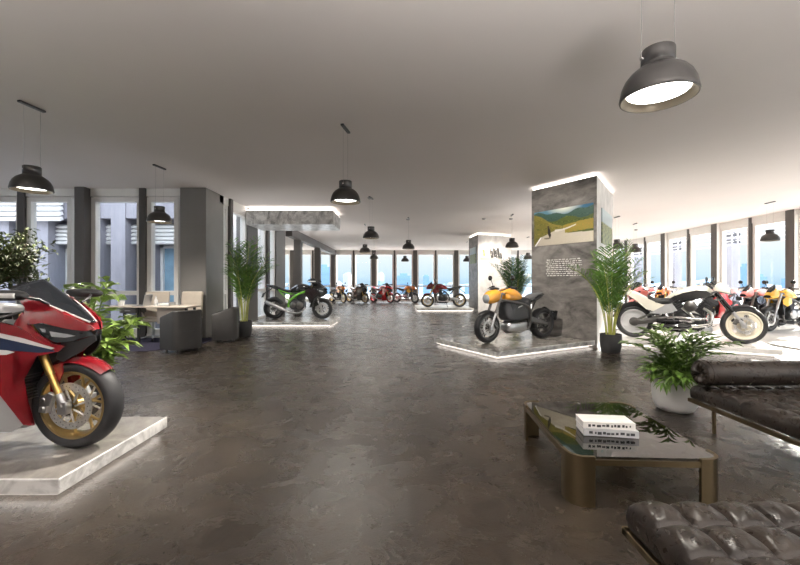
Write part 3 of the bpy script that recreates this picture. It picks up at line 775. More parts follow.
# ------------------------------------------------------------------ tufted daybeds
def daybed(label, loc, bolster):
    """origin: floor under the far left corner; the bed runs toward the viewer (-y) and right (+x)"""
    t = thing('daybed', label, 'daybed', loc, 0, 'tufted leather daybeds')
    W, L, z0, z1 = 1.02, 1.95, .305, .405; nx, ny = 6, 11
    sx, sy = W/nx, L/ny
    def top(u, v):
        x, y = u*W, -v*L
        fu, fv = (x/sx) % 1, (-y/sy) % 1
        if u >= 1: fu = 1
        if v >= 1: fv = 1
        edge = min(u, 1-u)*W, min(v, 1-v)*L
        a, b = abs(math.sin(PI*fu)), abs(math.sin(PI*fv))
        h = .030*(a*b)**.38 + .010*max(a, b)**.5
        # pulled folds
        h += .004*math.sin(18*fu+9*fv+3*math.floor(x/sx))*a*b
        h *= min(1, min(edge)/.05+.55)
        r = min(edge); rnd_ = -.010*max(0, 1-r/.018)**2
        return (x, y, z1+h+rnd_)
    m = MB(); m.grid(top, nx*14, ny*14)
    N, Mv = nx*14, ny*14
    ring = []
    for i in range(N+1): ring.append(top(i/N, 0))
    for j in range(1, Mv+1): ring.append(top(1, j/Mv))
    for i in range(N-1, -1, -1): ring.append(top(i/N, 1))
    for j in range(Mv-1, 0, -1): ring.append(top(0, j/Mv))
    k = len(ring); vs = list(ring); 
    for lvl, off in ((.66, .006), (.33, .006), (0, 0)):
        for (x, y, z) in ring:
            cx, cy = W/2, -L/2
            ox = off if x > W-.001 else (-off if x < .001 else 0); oy = off if y > -.001 else (-off if y < -L+.001 else 0)
            vs.append((x+ox, y+oy, z0+(z-z0)*lvl))
    fs = [(l*k+i, l*k+(i+1) % k, (l+1)*k+(i+1) % k, (l+1)*k+i) for l in range(3) for i in range(k)]
    fs.append([3*k+i for i in range(k)])
    m.add(vs, fs)
    mt = m.build('mattress', M['leather'], t, angle=60)
    pp = MB()
    e = .006
    pp.tube([(e, -e, z1-.008), (W-e, -e, z1-.008), (W-e, -L+e, z1-.008), (e, -L+e, z1-.008), (e, -e, z1-.008)], .006, 8)
    pp.tube([(0, 0, z0+.008), (W, 0, z0+.008), (W, -L, z0+.008), (0, -L, z0+.008), (0, 0, z0+.008)], .005, 8)
    pp.build('piping', M['leather'], mt)
    bt = MB().sphere((0, 0, 0), .011, 10, (1, 1, .5)).build('button', M['leather'], mt)
    for i in range(1, nx):
        for j in range(1, ny):
            o = bt if (i, j) == (1, 1) else bt.copy()
            if o is not bt: COL.objects.link(o)
            o.location = (i*sx, -j*sy, z1+.004)
    fr = MB()
    for x in (.0, W): fr.box((x, -L/2, z0-.026), (.03, L+.05, .035))
    for y in (.0, -L): fr.box((W/2, y, z0-.026), (W+.03, .03, .035))
    for k2 in range(5): fr.box((W/2, -L*(k2+.5)/5, z0-.018), (W, .05, .012))
    fr.build('frame', M['brass'], t, smooth=False, bevel=.003, seg=1)
    for x, y in ((.14, -.10), (W-.14, -.10), (.14, -L+.10), (W-.14, -L+.10)):
        lg = MB().cyl((x, y, 0), (x, y, z0-.03), .017, n=16)
        lg.build('leg', M['brass'], t)
    if bolster:
        b = thing('bolster', 'dark brown leather bolster lying across the far end of the rear daybed', 'bolster', (loc[0]-.03, loc[1]-.15, z1+.166+loc[2]))
        R = .112; Lb = W+.06
        def bf(u, v):
            a = 2*PI*v; rr = R*(1+.012*math.sin(5*a+9*u)+.01*math.sin(31*u))
            return (u*Lb, rr*math.cos(a), rr*math.sin(a))
        mm = MB().grid(bf, 40, 36)
        mm.build('roll', M['leather'], b, angle=70)
        for ex, sg in ((0, -1), (Lb, 1)):
            en = MB(); 
            def ef(u, v, ex=ex, sg=sg):
                a = 2*PI*v; r = R*(1-u); pl = .010*math.sin(14*a)*math.sin(PI*u)
                return (ex+sg*(.018*math.sin(PI*min(u*1.3, 1))+pl), r*math.cos(a)*1.0, r*math.sin(a))
            en.grid(ef, 8, 56).build('end_cap', M['leather'], b, angle=70)
        st = MB()
        for x in (.05, Lb-.05): st.lathe([(R+.001, -.012), (R+.006, -.008), (R+.006, .008), (R+.001, .012)], (x, 0, 0), 'x', 36)
        st.build('strap', M['leather'], b)
    return t
daybed('tufted dark brown leather daybed with the bolster, beside the white fern pot', (2.775, 3.72, 0), True)
daybed('tufted dark brown leather daybed at the bottom right corner nearest the viewer', (1.02, 1.745, 0), False)

# ------------------------------------------------------------------ desk corner
def armchair(label, loc, rz, W=.66, D=.66, Hh=.80):
    """tub chair; local +y is the front"""
    t = thing('armchair', label, 'armchair', loc, rz, 'black tub armchairs at the desk')
    th = .10
    def rr(w, d, r, n=6):
        pts = []
        for cx, cy, a0 in ((w/2-r, d/2-r*.3, 0), (-w/2+r, d/2-r*.3, 90), (-w/2+r, -d/2+r, 180), (w/2-r, -d/2+r, 270)):
            r2 = r if a0 >= 180 else r*.3
            ccx = math.copysign(w/2-r2, cx); ccy = math.copysign(d/2-r2, cy)
            for k in range(n+1):
                a = math.radians(a0+90*k/n); pts.append((ccx+r2*math.cos(a), ccy+r2*math.sin(a)))
        return pts
    # wrap-around shell: back plus arms, sloping down to the front
    n = 40; path = []
    hw, hd, r = W/2, D/2, .12
    pts = [(-hw, hd)]+[(-hw, hd-k*(D-r)/10) for k in range(1, 11)]
    pts += [(-hw+r-r*math.cos(math.radians(a)), -hd+r-r*math.sin(math.radians(a))) for a in range(15, 91, 15)]
    pts += [(x, -hd) for x in (-hw/3, 0, hw/3)]
    pts += [(hw-r+r*math.sin(math.radians(a)), -hd+r-r*math.cos(math.radians(a))) for a in range(0, 91, 15)]
    pts += [(hw, -hd+r+k*(D-r)/10) for k in range(1, 11)]
    m = MB(); vs = []; k = len(pts)
    for (x, y) in pts:
        f = (y+hd)/D; zt = Hh-.13*max(0, f-.25)/.75
        l = math.hypot(x, y*.9); ix, iy = x, y
        nx_, ny_ = (0, 0)
        if abs(x) >= hw-r-1e-6 and y > -hd+r: nx_ = -math.copysign(1, x)
        elif y <= -hd+1e-6: ny_ = 1
        else:
            cx, cy = math.copysign(hw-r, x), -hd+r; q = Vector((cx-x, cy-y)).normalized(); nx_, ny_ = q
        prof = [(0, .06), (0, zt-.03), (.018, zt-.006), (.05, zt), (th-.018, zt-.006), (th, zt-.03), (th, .30)]
        bulge = .012
        for (o_, z) in prof:
            vs.append((x+nx_*(o_-bulge*math.sin(PI*min(max((z-.06)/(zt-.06), 0), 1)) if o_ == 0 else x*0+nx_*o_) if False else x+nx_*o_, y+ny_*o_, z))
    p = 7; fs = []
    for i in range(k-1):
        for j in range(p-1): fs.append((i*p+j, (i+1)*p+j, (i+1)*p+j+1, i*p+j+1))
    fs += [list(range(p)), list(range((k-1)*p, k*p))]
    m.add(vs, fs).build('shell', M['upholstery'], t, angle=45)
    MB().prism(rr(W-.02, D-.02, .11), .06, .30).build('seat_base', M['upholstery'], t, bevel=.01)
    MB().box((0, .05, .37), (W-2*th-.01, D-th-.03, .15)).build('seat', M['upholstery'], t, bevel=.035, seg=4)
    sm = MB().box((0, -hd-.002, Hh*.5), (W-.24, .006, .008)); sm.build('seam', M['black'], t, smooth=False)
    for sx in (-1, 1):
        for sy in (-1, 1): MB().cyl((sx*(hw-.09), sy*(hd-.09), 0), (sx*(hw-.09), sy*(hd-.09), .062), .018, n=12).build('foot', M['black'], t)
    return t
armchair('black tub armchair with its back to the viewer, nearer of the pair at the desk', (-4.46, 8.0, 0), math.radians(62), .62, .52, .84)
armchair('black tub armchair seen from the side, farther of the pair beside the palm', (-4.17, 9.36, 0), math.radians(107), .60, .54, .80)
def office():
    o = MB().prism([(-8.6, 7.9), (-5.15, 7.9), (-4.5, 8.5), (-4.5, 9.8), (-8.6, 9.8)], 0, .010).build('rug', M['rug'], smooth=False)
    tag(o, 'dark blue flat rug under the desk', 'rug')
    t = thing('desk', 'pale desk with a dark metal leg in front of the left windows', 'desk', (-5.6, 9.05, .01))
    zt = .82
    MB().prism([(-1.1, -.22), (-.3, -.25), (.35, -.33), (.86, -.42), (.92, .12), (.5, .40), (-1.1, .45)], zt, zt+.035).build('tabletop', M['desk'], t, smooth=False, bevel=.006)
    MB().box((.42, -.17, .63), (.75, .02, .36), Matrix.Rotation(-.14, 3, 'Z')).build('modesty_panel', M['desk'], t, smooth=False)
    for x, y in ((-.36, -.15), (.78, -.25), (-1.0, .3), (.82, .02)):
        MB().box((x, y, zt/2), (.05, .05, zt)).build('leg', M['black'], t, smooth=False, bevel=.004)
    d = MB().box((-.56, -.05, zt-.07), (.38, .35, .11)).build('drawer', M['steel'], t, smooth=False, bevel=.005)
    MB().box((-.56, -.235, zt-.07), (.12, .015, .015)).build('handle', M['alu'], d, smooth=False)
    zt = .865
    lp = thing('laptop', 'open silver laptop seen edge on at the left of the desk', 'laptop', (-5.95, 8.98, zt), math.radians(-84))
    MB().box((0, 0, .009), (.34, .24, .018)).build('base', M['alu'], lp, smooth=False, bevel=.004)
    s_ = MB().box((0, .135, .135), (.34, .012, .25), Matrix.Rotation(-.2, 3, 'X')).build('screen', M['alu'], lp, smooth=False, bevel=.004)
    MB().box((0, .126, .135), (.31, .004, .21), Matrix.Rotation(-.2, 3, 'X')).build('display', M['black'], s_, smooth=False)
    k = MB()
    for i in range(10):
        for j in range(4): k.box((-.135+i*.03, -.02+j*.028, .019), (.024, .022, .004))
    k.build('keyboard', M['black'], lp, smooth=False)
    pt = thing('potted_plant', 'small pale pot with a round green plant on the left end of the desk', 'potted plant', (-6.42, 8.98, zt))
    MB().lathe([(.001, 0), (.06, 0), (.075, .12), (.07, .12), (.06, .10), (.001, .10)], n=24).build('pot', M['pot_white'], pt)
    lf = MB(); rr = random.Random(4)
    for i in range(160):
        a, b = rr.uniform(0, 2*PI), rr.uniform(-.1, PI/2)
        c = Vector((math.cos(a)*math.cos(b), math.sin(a)*math.cos(b), math.sin(b)))*.10*rr.uniform(.7, 1)+Vector((0, 0, .15))
        d2 = Vector((rr.uniform(-1, 1), rr.uniform(-1, 1), rr.uniform(0, 1))).normalized()*.035; e = d2.cross(Vector((rr.uniform(-1, 1), rr.uniform(-1, 1), 1))).normalized()*.014
        lf.add([c-d2, c+e, c+d2, c-e], [(0, 1, 2, 3)])
    lf.build('foliage', M['leaf_bright'], pt, fix=False)
    bt = thing('bottle', 'small white bottle standing on the desk by the beige chair', 'bottle', (-5.62, 8.98, zt))
    MB().lathe([(.001, 0), (.032, 0), (.034, .01), (.034, .13), (.015, .17), (.013, .20), (.001, .20)], n=20).build('body', M['pot_white'], bt)
    MB().lathe([(.016, .195), (.016, .225), (.001, .225)], n=16).build('cap', M['alu'], bt)
    bx = thing('document_box', 'low grey document tray on the desk beside the bottle', 'document tray', (-5.42, 9.05, zt), .1)
    MB().box((0, 0, .012), (.26, .32, .012)).build('tray', M['greycover'], bx, smooth=False)
    sd = MB()
    for sx in (-.127, .127): sd.box((sx, 0, .045), (.008, .32, .06))
    sd.box((0, .157, .045), (.26, .008, .06)); sd.build('rim', M['greycover'], bx, smooth=False)
    MB().box((0, 0, .034), (.22, .29, .03)).build('papers', M['paper'], bx, smooth=False)
    def office_chair(label, loc, rz):
        c = thing('office_chair', label, 'office chair', loc, rz, 'beige office chairs at the desk')
        MB().box((0, 0, .50), (.52, .50, .10)).build('seat', M['beige'], c, bevel=.04, seg=4)
        MB().box((0, .25, .86), (.54, .09, .62), Matrix.Rotation(-.12, 3, 'X')).build('backrest', M['beige'], c, bevel=.04, seg=4)
        for sx in (-1, 1):
            MB().tube([(sx*.27, .22, .52), (sx*.30, .1, .70), (sx*.30, -.16, .70), (sx*.27, -.18, .52)], .018, 10).build('armrest', M['beige'], c)
        MB().cyl((0, 0, .10), (0, 0, .46), .03).build('stem', M['alu'], c)
        for k2 in range(5):
            a = 2*PI*k2/5
            l = MB().cyl((0, 0, .10), (.28*math.cos(a), .28*math.sin(a), .065), .02, .013).build('leg', M['alu'], c)
            MB().lathe([(.001, -.015), (.03, -.015), (.03, .015), (.001, .015)], (.28*math.cos(a), .28*math.sin(a), .032), 'x', 14).build('caster', M['black'], l)
        return c
    office_chair('beige office chair behind the desk in front of the broad column', (-5.2, 9.47, .01), math.radians(-4))
    office_chair('beige office chair behind the desk in front of the window', (-5.98, 9.45, .01), math.radians(12))
office()
#@@PLANTS
# ------------------------------------------------------------------ plants
def frond_mesh(rnd, L, droop, nl, lw, ll, dark):
    """one arching palm frond: cane plus two rows of narrow leaflets"""
    m = MB(); pts = []
    n = 14
    for i in range(n+1):
        s = i/n
        ang = math.radians(86)-droop*s**1.6
        if i == 0: p = Vector((0, 0, 0))
        else: p = pts[-1]+Vector((math.cos(ang), 0, math.sin(ang)))*(L/n)
        pts.append(p)
    m.cur = 1; m.tube(pts, [.009*(1-.75*i/n) for i in range(n+1)], 6); m.cur = 0
    for k in range(nl):
        s = .34+.66*k/(nl-1); f = s*n; i = min(int(f), n-1); p = pts[i].lerp(pts[i+1], f-i)
        tdir = (pts[i+1]-pts[i]).normalized(); up = Vector((-tdir.z, 0, tdir.x))
        le = ll*(math.sin(PI*(.18+.76*(k/(nl-1))))**.8)*rnd.uniform(.85, 1.1)
        for sd in (-1, 1):
            d = (tdir*rnd.uniform(.55, .85)+Vector((0, sd, 0))*rnd.uniform(.65, .95)+up*rnd.uniform(.15, .4)).normalized()
            side = d.cross(up).normalized()*lw
            a = p; b = p+d*le*.4+up*le*.04; c = p+d*le*.78-Vector((0, 0, le*.06)); e = p+d*le-Vector((0, 0, le*.22))
            m.add([a, b+side, b-side, c+side*.75, c-side*.75, e], [(0, 1, 2), (1, 3, 4, 2), (3, 5, 4)])
    return m
def pot(kind, R, h, parent):
    if kind == 'round':
        prof = [(.001, 0), (R*.66, 0), (R*.80, h*.05), (R*.92, h*.20), (R*.985, h*.45), (R, h*.7), (R, h), (R*.93, h), (R*.92, h*.88), (.001, h*.86)]
    else:
        prof = [(.001, 0), (R*.80, 0), (R*.88, h*.05), (R*.97, h*.35), (R, h*.7), (R, h), (R*.92, h), (R*.91, h*.88), (.001, h*.86)]
    return prof
def palm(label, loc, R, ph, height, spread, nf, seed, leafm, potm='pot_black', avoid=None):
    rnd = random.Random(seed)
    t = thing('potted_palm', label, 'potted palm', loc, 0, 'potted palms')
    p = MB().lathe(pot('tapered', R, ph, t), n=36).build('pot', M[potm], t)
    MB().lathe([(R*.9, ph*.87), (R*.5, ph*.90), (.001, ph*.91)], n=24).build('soil', M['soil'], p)
    for i in range(nf):
        a = 2*PI*(i*.618)+rnd.uniform(-.2, .2)
        inner = i < nf*.35
        L = (height-ph*.9)*(rnd.uniform(.98, 1.1) if inner else rnd.uniform(.72, 1.05))
        droop = math.radians(rnd.uniform(12, 34) if inner else rnd.uniform(36, 92))*spread
        if avoid is not None and math.cos(a-math.radians(avoid)) > .1:
            droop *= 1-.85*max(0, math.cos(a-math.radians(avoid))); L *= 1-.12*math.cos(a-math.radians(avoid))
        m = frond_mesh(rnd, L, droop, 21, .0105, L*.31, leafm)
        o = m.build('frond', [M[leafm], M['stem_palm']], t, fix=False)
        rb = R*.45*rnd.uniform(.2, 1)
        o.location = (rb*math.cos(a), rb*math.sin(a), ph*.88); o.rotation_euler = (0, 0, a)
    return t
palm('potted palm in a black pot by the bright edge of the dark picture pillar', (4.24, 7.85, 0), .20, .37, 2.06, .72, 19, 5, 'leaf_palm', avoid=80)
palm('tall potted palm in a dark pot beside the farther armchair', (-4.08, 10.2, 0), .20, .40, 2.40, .85, 20, 8, 'leaf_palm', avoid=180)
palm('potted palm between the two pillars behind the amber motorcycle', (3.72, 12.6, 0), .22, .40, 2.2, .80, 20, 12, 'leaf_palm_dark', avoid=-70)
def leaf_shape(m, c, d, up, L, W, curl=.15):
    """pointed oval leaf, folded a little along its midrib"""
    d = d.normalized(); s = d.cross(up)
    if s.length < 1e-4: s = d.cross(Vector((1, 0, 0)))
    s.normalize(); nrm = s.cross(d).normalized()
    a = c; b1 = c+d*L*.35; b2 = c+d*L*.7-nrm*L*curl*.35; e = c+d*L-nrm*L*curl
    f = nrm*W*.25
    m.add([a, b1+s*W*.5+f, b1, b1-s*W*.5+f, b2+s*W*.38+f, b2, b2-s*W*.38+f, e],
          [(0, 1, 2), (0, 2, 3), (1, 4, 5, 2), (2, 5, 6, 3), (4, 7, 5), (5, 7, 6)])
def fern():
    rnd = random.Random(21)
    t = thing('potted_fern', 'bushy fern in a rounded white pot beside the rear daybed', 'potted fern', (3.03, 4.30, 0))
    p = MB().lathe(pot('round', .222, .345, t), n=44).build('pot', M['pot_white'], t)
    MB().lathe([(.20, .30), (.1, .315), (.001, .32)], n=24).build('soil', M['soil'], p)
    for k in range(64):
        a = 2*PI*k*.618+rnd.uniform(-.3, .3); el = rnd.uniform(.62, 1.45) if k > 10 else rnd.uniform(1.2, 1.5)
        L = rnd.uniform(.34, .46)*(1.45 if el > 1.1 else .76); m = MB(); pts = []
        pt = Vector((0, 0, 0)); an = el+.25
        for i in range(9):
            pts.append(pt.copy()); an -= (.16 if el > .9 else .20)*rnd.uniform(.7, 1.1); pt = pt+Vector((math.cos(an), 0, math.sin(an)))*L/8
        m.tube(pts, .0035, 5)
        for i in range(2, 9):
            tdir = (pts[i]-pts[i-1]).normalized()
            for sd in (-1, 1):
                leaf_shape(m, pts[i], tdir*.75+Vector((0, sd*rnd.uniform(.4, .9), rnd.uniform(-.2, .3))), Vector((0, 0, 1)), rnd.uniform(.10, .17), rnd.uniform(.028, .044), .25)
        leaf_shape(m, pts[-1], pts[-1]-pts[-2], Vector((0, 0, 1)), .12, .028)
        o = m.build('frond', M['leaf_fern'], t, fix=False)
        o.location = (rnd.uniform(-.08, .08), rnd.uniform(-.08, .08), .315+rnd.uniform(0, .05)); o.rotation_euler = (0, 0, a)
fern()
for k, (x, y, ang) in enumerate(((2.0, 3.62, .4), (2.07, 3.27, 1.9), (2.14, 3.05, 2.6))):
    m = MB(); leaf_shape(m, Vector((0, 0, 0)), Vector((1, 0, .12)), Vector((0, 0, 1)), .075, .03, .15)
    leaf_shape(m, Vector((.01, 0, 0)), Vector((.6, .7, .15)), Vector((0, 0, 1)), .06, .024, .15)
    m.tube([(-.03, 0, .002), (.01, 0, .004)], .0018, 5)
    o = m.build('fallen_leaf', M['leaf_fern' if k == 1 else 'bark'], fix=False); o.location = (x+.09, y+.02, .006); o.rotation_euler = (0, 0, ang)
    tag(o, ('brown fallen leaf on the floor beyond the far corner of the coffee table', 'green fallen leaf sprig on the floor right of the coffee table', 'brown fallen leaf on the floor near the right front leg of the coffee table')[k], 'leaf', 'fallen leaves on the floor')
def shrub():
    """bright broad leaved plant behind the red motorcycle"""
    rnd = random.Random(33)
    t = thing('potted_shrub', 'bright green broad leaved potted shrub behind the nose of the red motorcycle', 'potted shrub', (-3.62, 4.50, 0))
    p = MB().lathe(pot('tapered', .20, .32, t), n=32).build('pot', M['pot_black'], t)
    MB().lathe([(.18, .28), (.001, .295)], n=24).build('soil', M['soil'], p)
    st = MB(); lf = MB()
    for k in range(19):
        a = 2*PI*k*.618; sp = rnd.uniform(.05, .40); hh = rnd.uniform(.45, 1.18) if k > 3 else rnd.uniform(1.1, 1.28)
        if sp > .28: hh = rnd.uniform(.4, .95)
        if k > 12: a = rnd.uniform(-.7, .5); sp = rnd.uniform(.38, .58); hh = rnd.uniform(.35, .75)
        base = Vector((rnd.uniform(-.08, .08), rnd.uniform(-.08, .08), .28)); tip = Vector((math.cos(a)*sp, math.sin(a)*sp, .28+hh*.92))
        mid = base.lerp(tip, .5)+Vector((math.cos(a), math.sin(a), 0))*-.05
        pts = [Vector(q) for q in cat([tuple(base), tuple(mid), tuple(tip)], 6)]
        st.tube(pts, .007, 6)
        for i in range(3, len(pts)):
            for q in range(3):
                b = rnd.uniform(0, 2*PI)
                d = Vector((math.cos(b), math.sin(b), rnd.uniform(-.1, .75)))
                leaf_shape(lf, pts[i]+d*.02, d, Vector((0, 0, 1)), rnd.uniform(.15, .24), rnd.uniform(.065, .10), rnd.uniform(.1, .45))
    st.build('stems', M['stem'], t, fix=False); lf.build('foliage', M['leaf_bright'], t, fix=False)
shrub()
def small_tree():
    rnd = random.Random(44)
    t = thing('potted_tree', 'dark small leaved indoor tree at the left edge behind the red motorcycle', 'potted tree', (-5.38, 5.15, 0))
    p = MB().lathe(pot('tapered', .26, .42, t), n=32).build('pot', M['pot_black'], t)
    MB().lathe([(.24, .37), (.001, .385)], n=24).build('soil', M['soil'], p)
    tr = MB(); tr.tube(cat([(0, 0, .36), (.03, .01, .9), (-.02, .02, 1.35), (.01, 0, 1.7)], 5), [.032-.0009*i for i in range(16)], 10)
    lf = MB()
    for k in range(84):
        a = rnd.uniform(0, 2*PI); b = rnd.uniform(-.6, 1.35); r = rnd.uniform(.25, .64)
        tip = Vector((math.cos(a)*math.cos(b)*r*1.0, math.sin(a)*math.cos(b)*r, 1.68+math.sin(b)*r*.80))
        base = Vector((0, 0, rnd.uniform(1.25, 1.65)))
        pts = [base.lerp(tip, i/6) for i in range(7)]
        tr.tube(pts, [.009-.001*i for i in range(7)], 5)
        for i in range(2, 7):
            for q in range(10):
                c = pts[i]+Vector((rnd.uniform(-1, 1), rnd.uniform(-1, 1), rnd.uniform(-1, 1)))*.07
                d = Vector((rnd.uniform(-1, 1), rnd.uniform(-1, 1), rnd.uniform(-.6, .9)))
                leaf_shape(lf, c, d, Vector((0, 0, 1)), rnd.uniform(.06, .095), rnd.uniform(.026, .042), .2)
    tr.build('trunk', M['bark'], t, fix=False); lf.build('foliage', M['leaf_dark'], t, fix=False)
small_tree()
#@@BIKES
# ------------------------------------------------------------------ motorcycles
def wheel(parent, name, x, R, w, rimr, rimm, style, disc=None, sides=(-1, 1), spokes=6, discr=.16, n=56):
    """tyre, rim with spokes, brake discs; axle along y at (x, 0, R)"""
    c = (x, 0, R)
    k = w/2; sh = R-rimr
    prof = [(rimr-.004, -k*.72), (rimr+sh*.25, -k*.92), (rimr+sh*.55, -k), (R-sh*.28, -k*.88), (R-sh*.10, -k*.58), (R-.002, -k*.25), (R, 0)]
    prof = prof+[(r, -y) for r, y in prof[-2::-1]]
    ty = MB().lathe(prof, c, 'y', n).build(name, M['rubber'], parent, angle=60)
    rm = MB(); q = k*.74
    rm.lathe([(rimr+.004, -q), (rimr+.006, -q-.004), (rimr-.012, -q-.004), (rimr-.022, -q*.7), (rimr-.03, -q*.3), (rimr-.03, q*.3), (rimr-.022, q*.7), (rimr-.012, q+.004), (rimr+.006, q+.004), (rimr+.004, q)], c, 'y', n)
    if style == 'disc':
        a = rimr-.02
        rm.lathe([(.001, -q*.62), (a*.30, -q*.66), (a*.36, -q*.45), (a*.80, -q*.52), (a, -q*.80), (a, q*.80), (a*.80, q*.52), (a*.36, q*.45), (a*.30, q*.66), (.001, q*.62)], c, 'y', n)
    elif style == 'slot':
        a = rimr-.015
        for r0, r1, hh in ((.001, a*.42, q*.5), (a*.80, a, q*.6)):
            rm.lathe([(r0, -hh), (r1, -hh*.8), (r1, hh*.8), (r0, hh)], c, 'y', n)
        for i in range(5):
            a0 = 2*PI*i/5+.3
            rm.lathe([(a*.40, -q*.42), (a*.82, -q*.5), (a*.82, q*.5), (a*.40, q*.42)], c, 'y', 8, a0, a0+.80, True)
    else:
        for i in range(spokes):
            a = 2*PI*i/spokes+.2
            def pt(r, da, y): return (x+r*math.cos(a+da), y, R+r*math.sin(a+da))
            if style == 'y':
                rm.tube([pt(.035, 0, 0), pt(rimr*.50, 0, 0)], [.017, .012], 8)
                for s in (-1, 1): rm.tube([pt(rimr*.46, 0, 0), pt(rimr*.72, s*.14, 0), pt(rimr-.018, s*.22, 0)], [.011, .009, .011], 8)
            elif style == 'twin':
                for s in (-1, 1): rm.tube([pt(.04, s*.5, 0), pt(rimr-.018, s*.13, 0)], [.011, .010], 8)
            else:
                rm.tube([pt(.03, 0, 0), pt(rimr-.018, .05, 0)], [.019, .013], 8)
    rm.cyl((x, -k*.75, R), (x, k*.75, R), .042, n=20)
    rm.build('rim', M[rimm], ty, angle=40)
    ax = MB().cyl((x, -k-.05, R), (x, k+.05, R), .013, n=12); ax.build('axle', M['steel'], ty)
    for s in (sides if disc else ()):
        d = MB(); y = s*(k*.75+.016)
        d.lathe([(discr, y-.0025), (discr, y+.0025), (discr*.70, y+.0025), (discr*.70, y-.0025)], c, 'y', 48, closed=True)
        for i in range(8):
            a = 2*PI*i/8
            d.tube([(x+.035*math.cos(a), y-.004*s, R+.035*math.sin(a)), (x+discr*.74*math.cos(a+.25), y, R+discr*.74*math.sin(a+.25))], .007, 6)
        ho = MB()
        for i in range(36):
            a = 2*PI*i/36; rr = discr*(.80+.13*(i % 3)/2)
            ho.cyl((x+rr*math.cos(a), y-.0032, R+rr*math.sin(a)), (x+rr*math.cos(a), y+.0032, R+rr*math.sin(a)), .0042, n=6)
        dd = d.build('brake_disc', M[disc], ty, angle=30)
        if n > 50:
            MB.build(ho, 'drilling', M['steel'], ty)
    return ty
def fender(parent, name, x, z, R, w, a0, a1, m, th=.006, lip=.035, n=22, taper=True):
    """curved sheet following the tyre from angle a0 to a1 (degrees, 0 = forward, 90 = up)"""
    mb = MB(); vs = []; prof = []
    K = 9
    for i in range(n+1):
        s = i/n; a = math.radians(a0+(a1-a0)*s)
        ww = w*(1 if not taper else (.55+.45*min(1, math.sin(PI*(.12+.76*s))*1.3)))
        for side in (0, 1):
            for k in range(K):
                f = 2*k/(K-1)-1
                rr = R-lip*abs(f)**2.6-side*th
                vs.append((x+rr*math.cos(a), ww*f*(1 if side == 0 else .985), z+rr*math.sin(a)))
    fs = []
    P = 2*K
    for i in range(n):
        for k in range(K-1):
            fs.append((i*P+k, (i+1)*P+k, (i+1)*P+k+1, i*P+k+1)); fs.append((i*P+K+k, i*P+K+k+1, (i+1)*P+K+k+1, (i+1)*P+K+k))
        fs.append((i*P, i*P+K, (i+1)*P+K, (i+1)*P)); fs.append((i*P+K-1, (i+1)*P+K-1, (i+1)*P+2*K-1, i*P+2*K-1))
    for i in (0, n):
        fs += [(i*P+k, i*P+k+1, i*P+K+k+1, i*P+K+k) for k in range(K-1)]
    return mb.add(vs, fs).build(name, m, parent, angle=40)
def fork(parent, ax, R, top, hw, upm, lowm, rU=.027, rL=.021, split=.45, upside=True):
    """two fork legs from the axle to the steering head; upside-down fork has the fat coloured tube on top"""
    A = Vector((ax, 0, R)); T = Vector(top); out = []
    for s in (-1, 1):
        off = Vector((0, s*hw, 0)); mid = A.lerp(T, split)
        leg = MB().cyl(tuple(mid+off), tuple(T+off), rU if upside else rL, n=16).build('fork_leg', M[upm], parent)
        lo = MB().cyl(tuple(A+off), tuple(mid+off+(T-A)*.02), rL if upside else rU, n=16)
        lo.build('lower_tube', M[lowm], leg, angle=40)
        ft = MB().cyl(tuple(A+off), tuple(A.lerp(T, .15)+off), rL*1.35, rL*1.2, 14); ft.box(tuple(A+off), (.07, .05, .09)); ft.build('axle_clamp', M['alu'], leg, bevel=.006)
        out.append(leg)
    m = MB()
    for f in (.78, 1.0):
        p = A.lerp(T, f); m.box(tuple(p-Vector((.03, 0, 0))), (.085, 2*hw+.07, .03), -.4)
    m.build('triple_clamp', M['steel'], parent, smooth=False, bevel=.006)
    return out
def caliper(parent, ax, R, hw, r, ang, m='alu', sides=(-1, 1)):
    for s in sides:
        a = math.radians(ang); c = (ax+r*math.cos(a), s*(hw*.86), R+r*math.sin(a))
        mb = MB().box(c, (.06, .05, .12), -(a-PI)); mb.box((ax+r*.8*math.cos(a-.35), s*hw, R+r*.8*math.sin(a-.35)), (.05, .03, .09), -(a-PI-.3))
        for q in (-.03, .03): mb.cyl((c[0]-q*math.sin(a), c[1]-s*.02, c[2]+q*math.cos(a)), (c[0]-q*math.sin(a), c[1]+s*.035, c[2]+q*math.cos(a)), .019, n=12)
        mb.build('caliper', M[m], parent, bevel=.006)
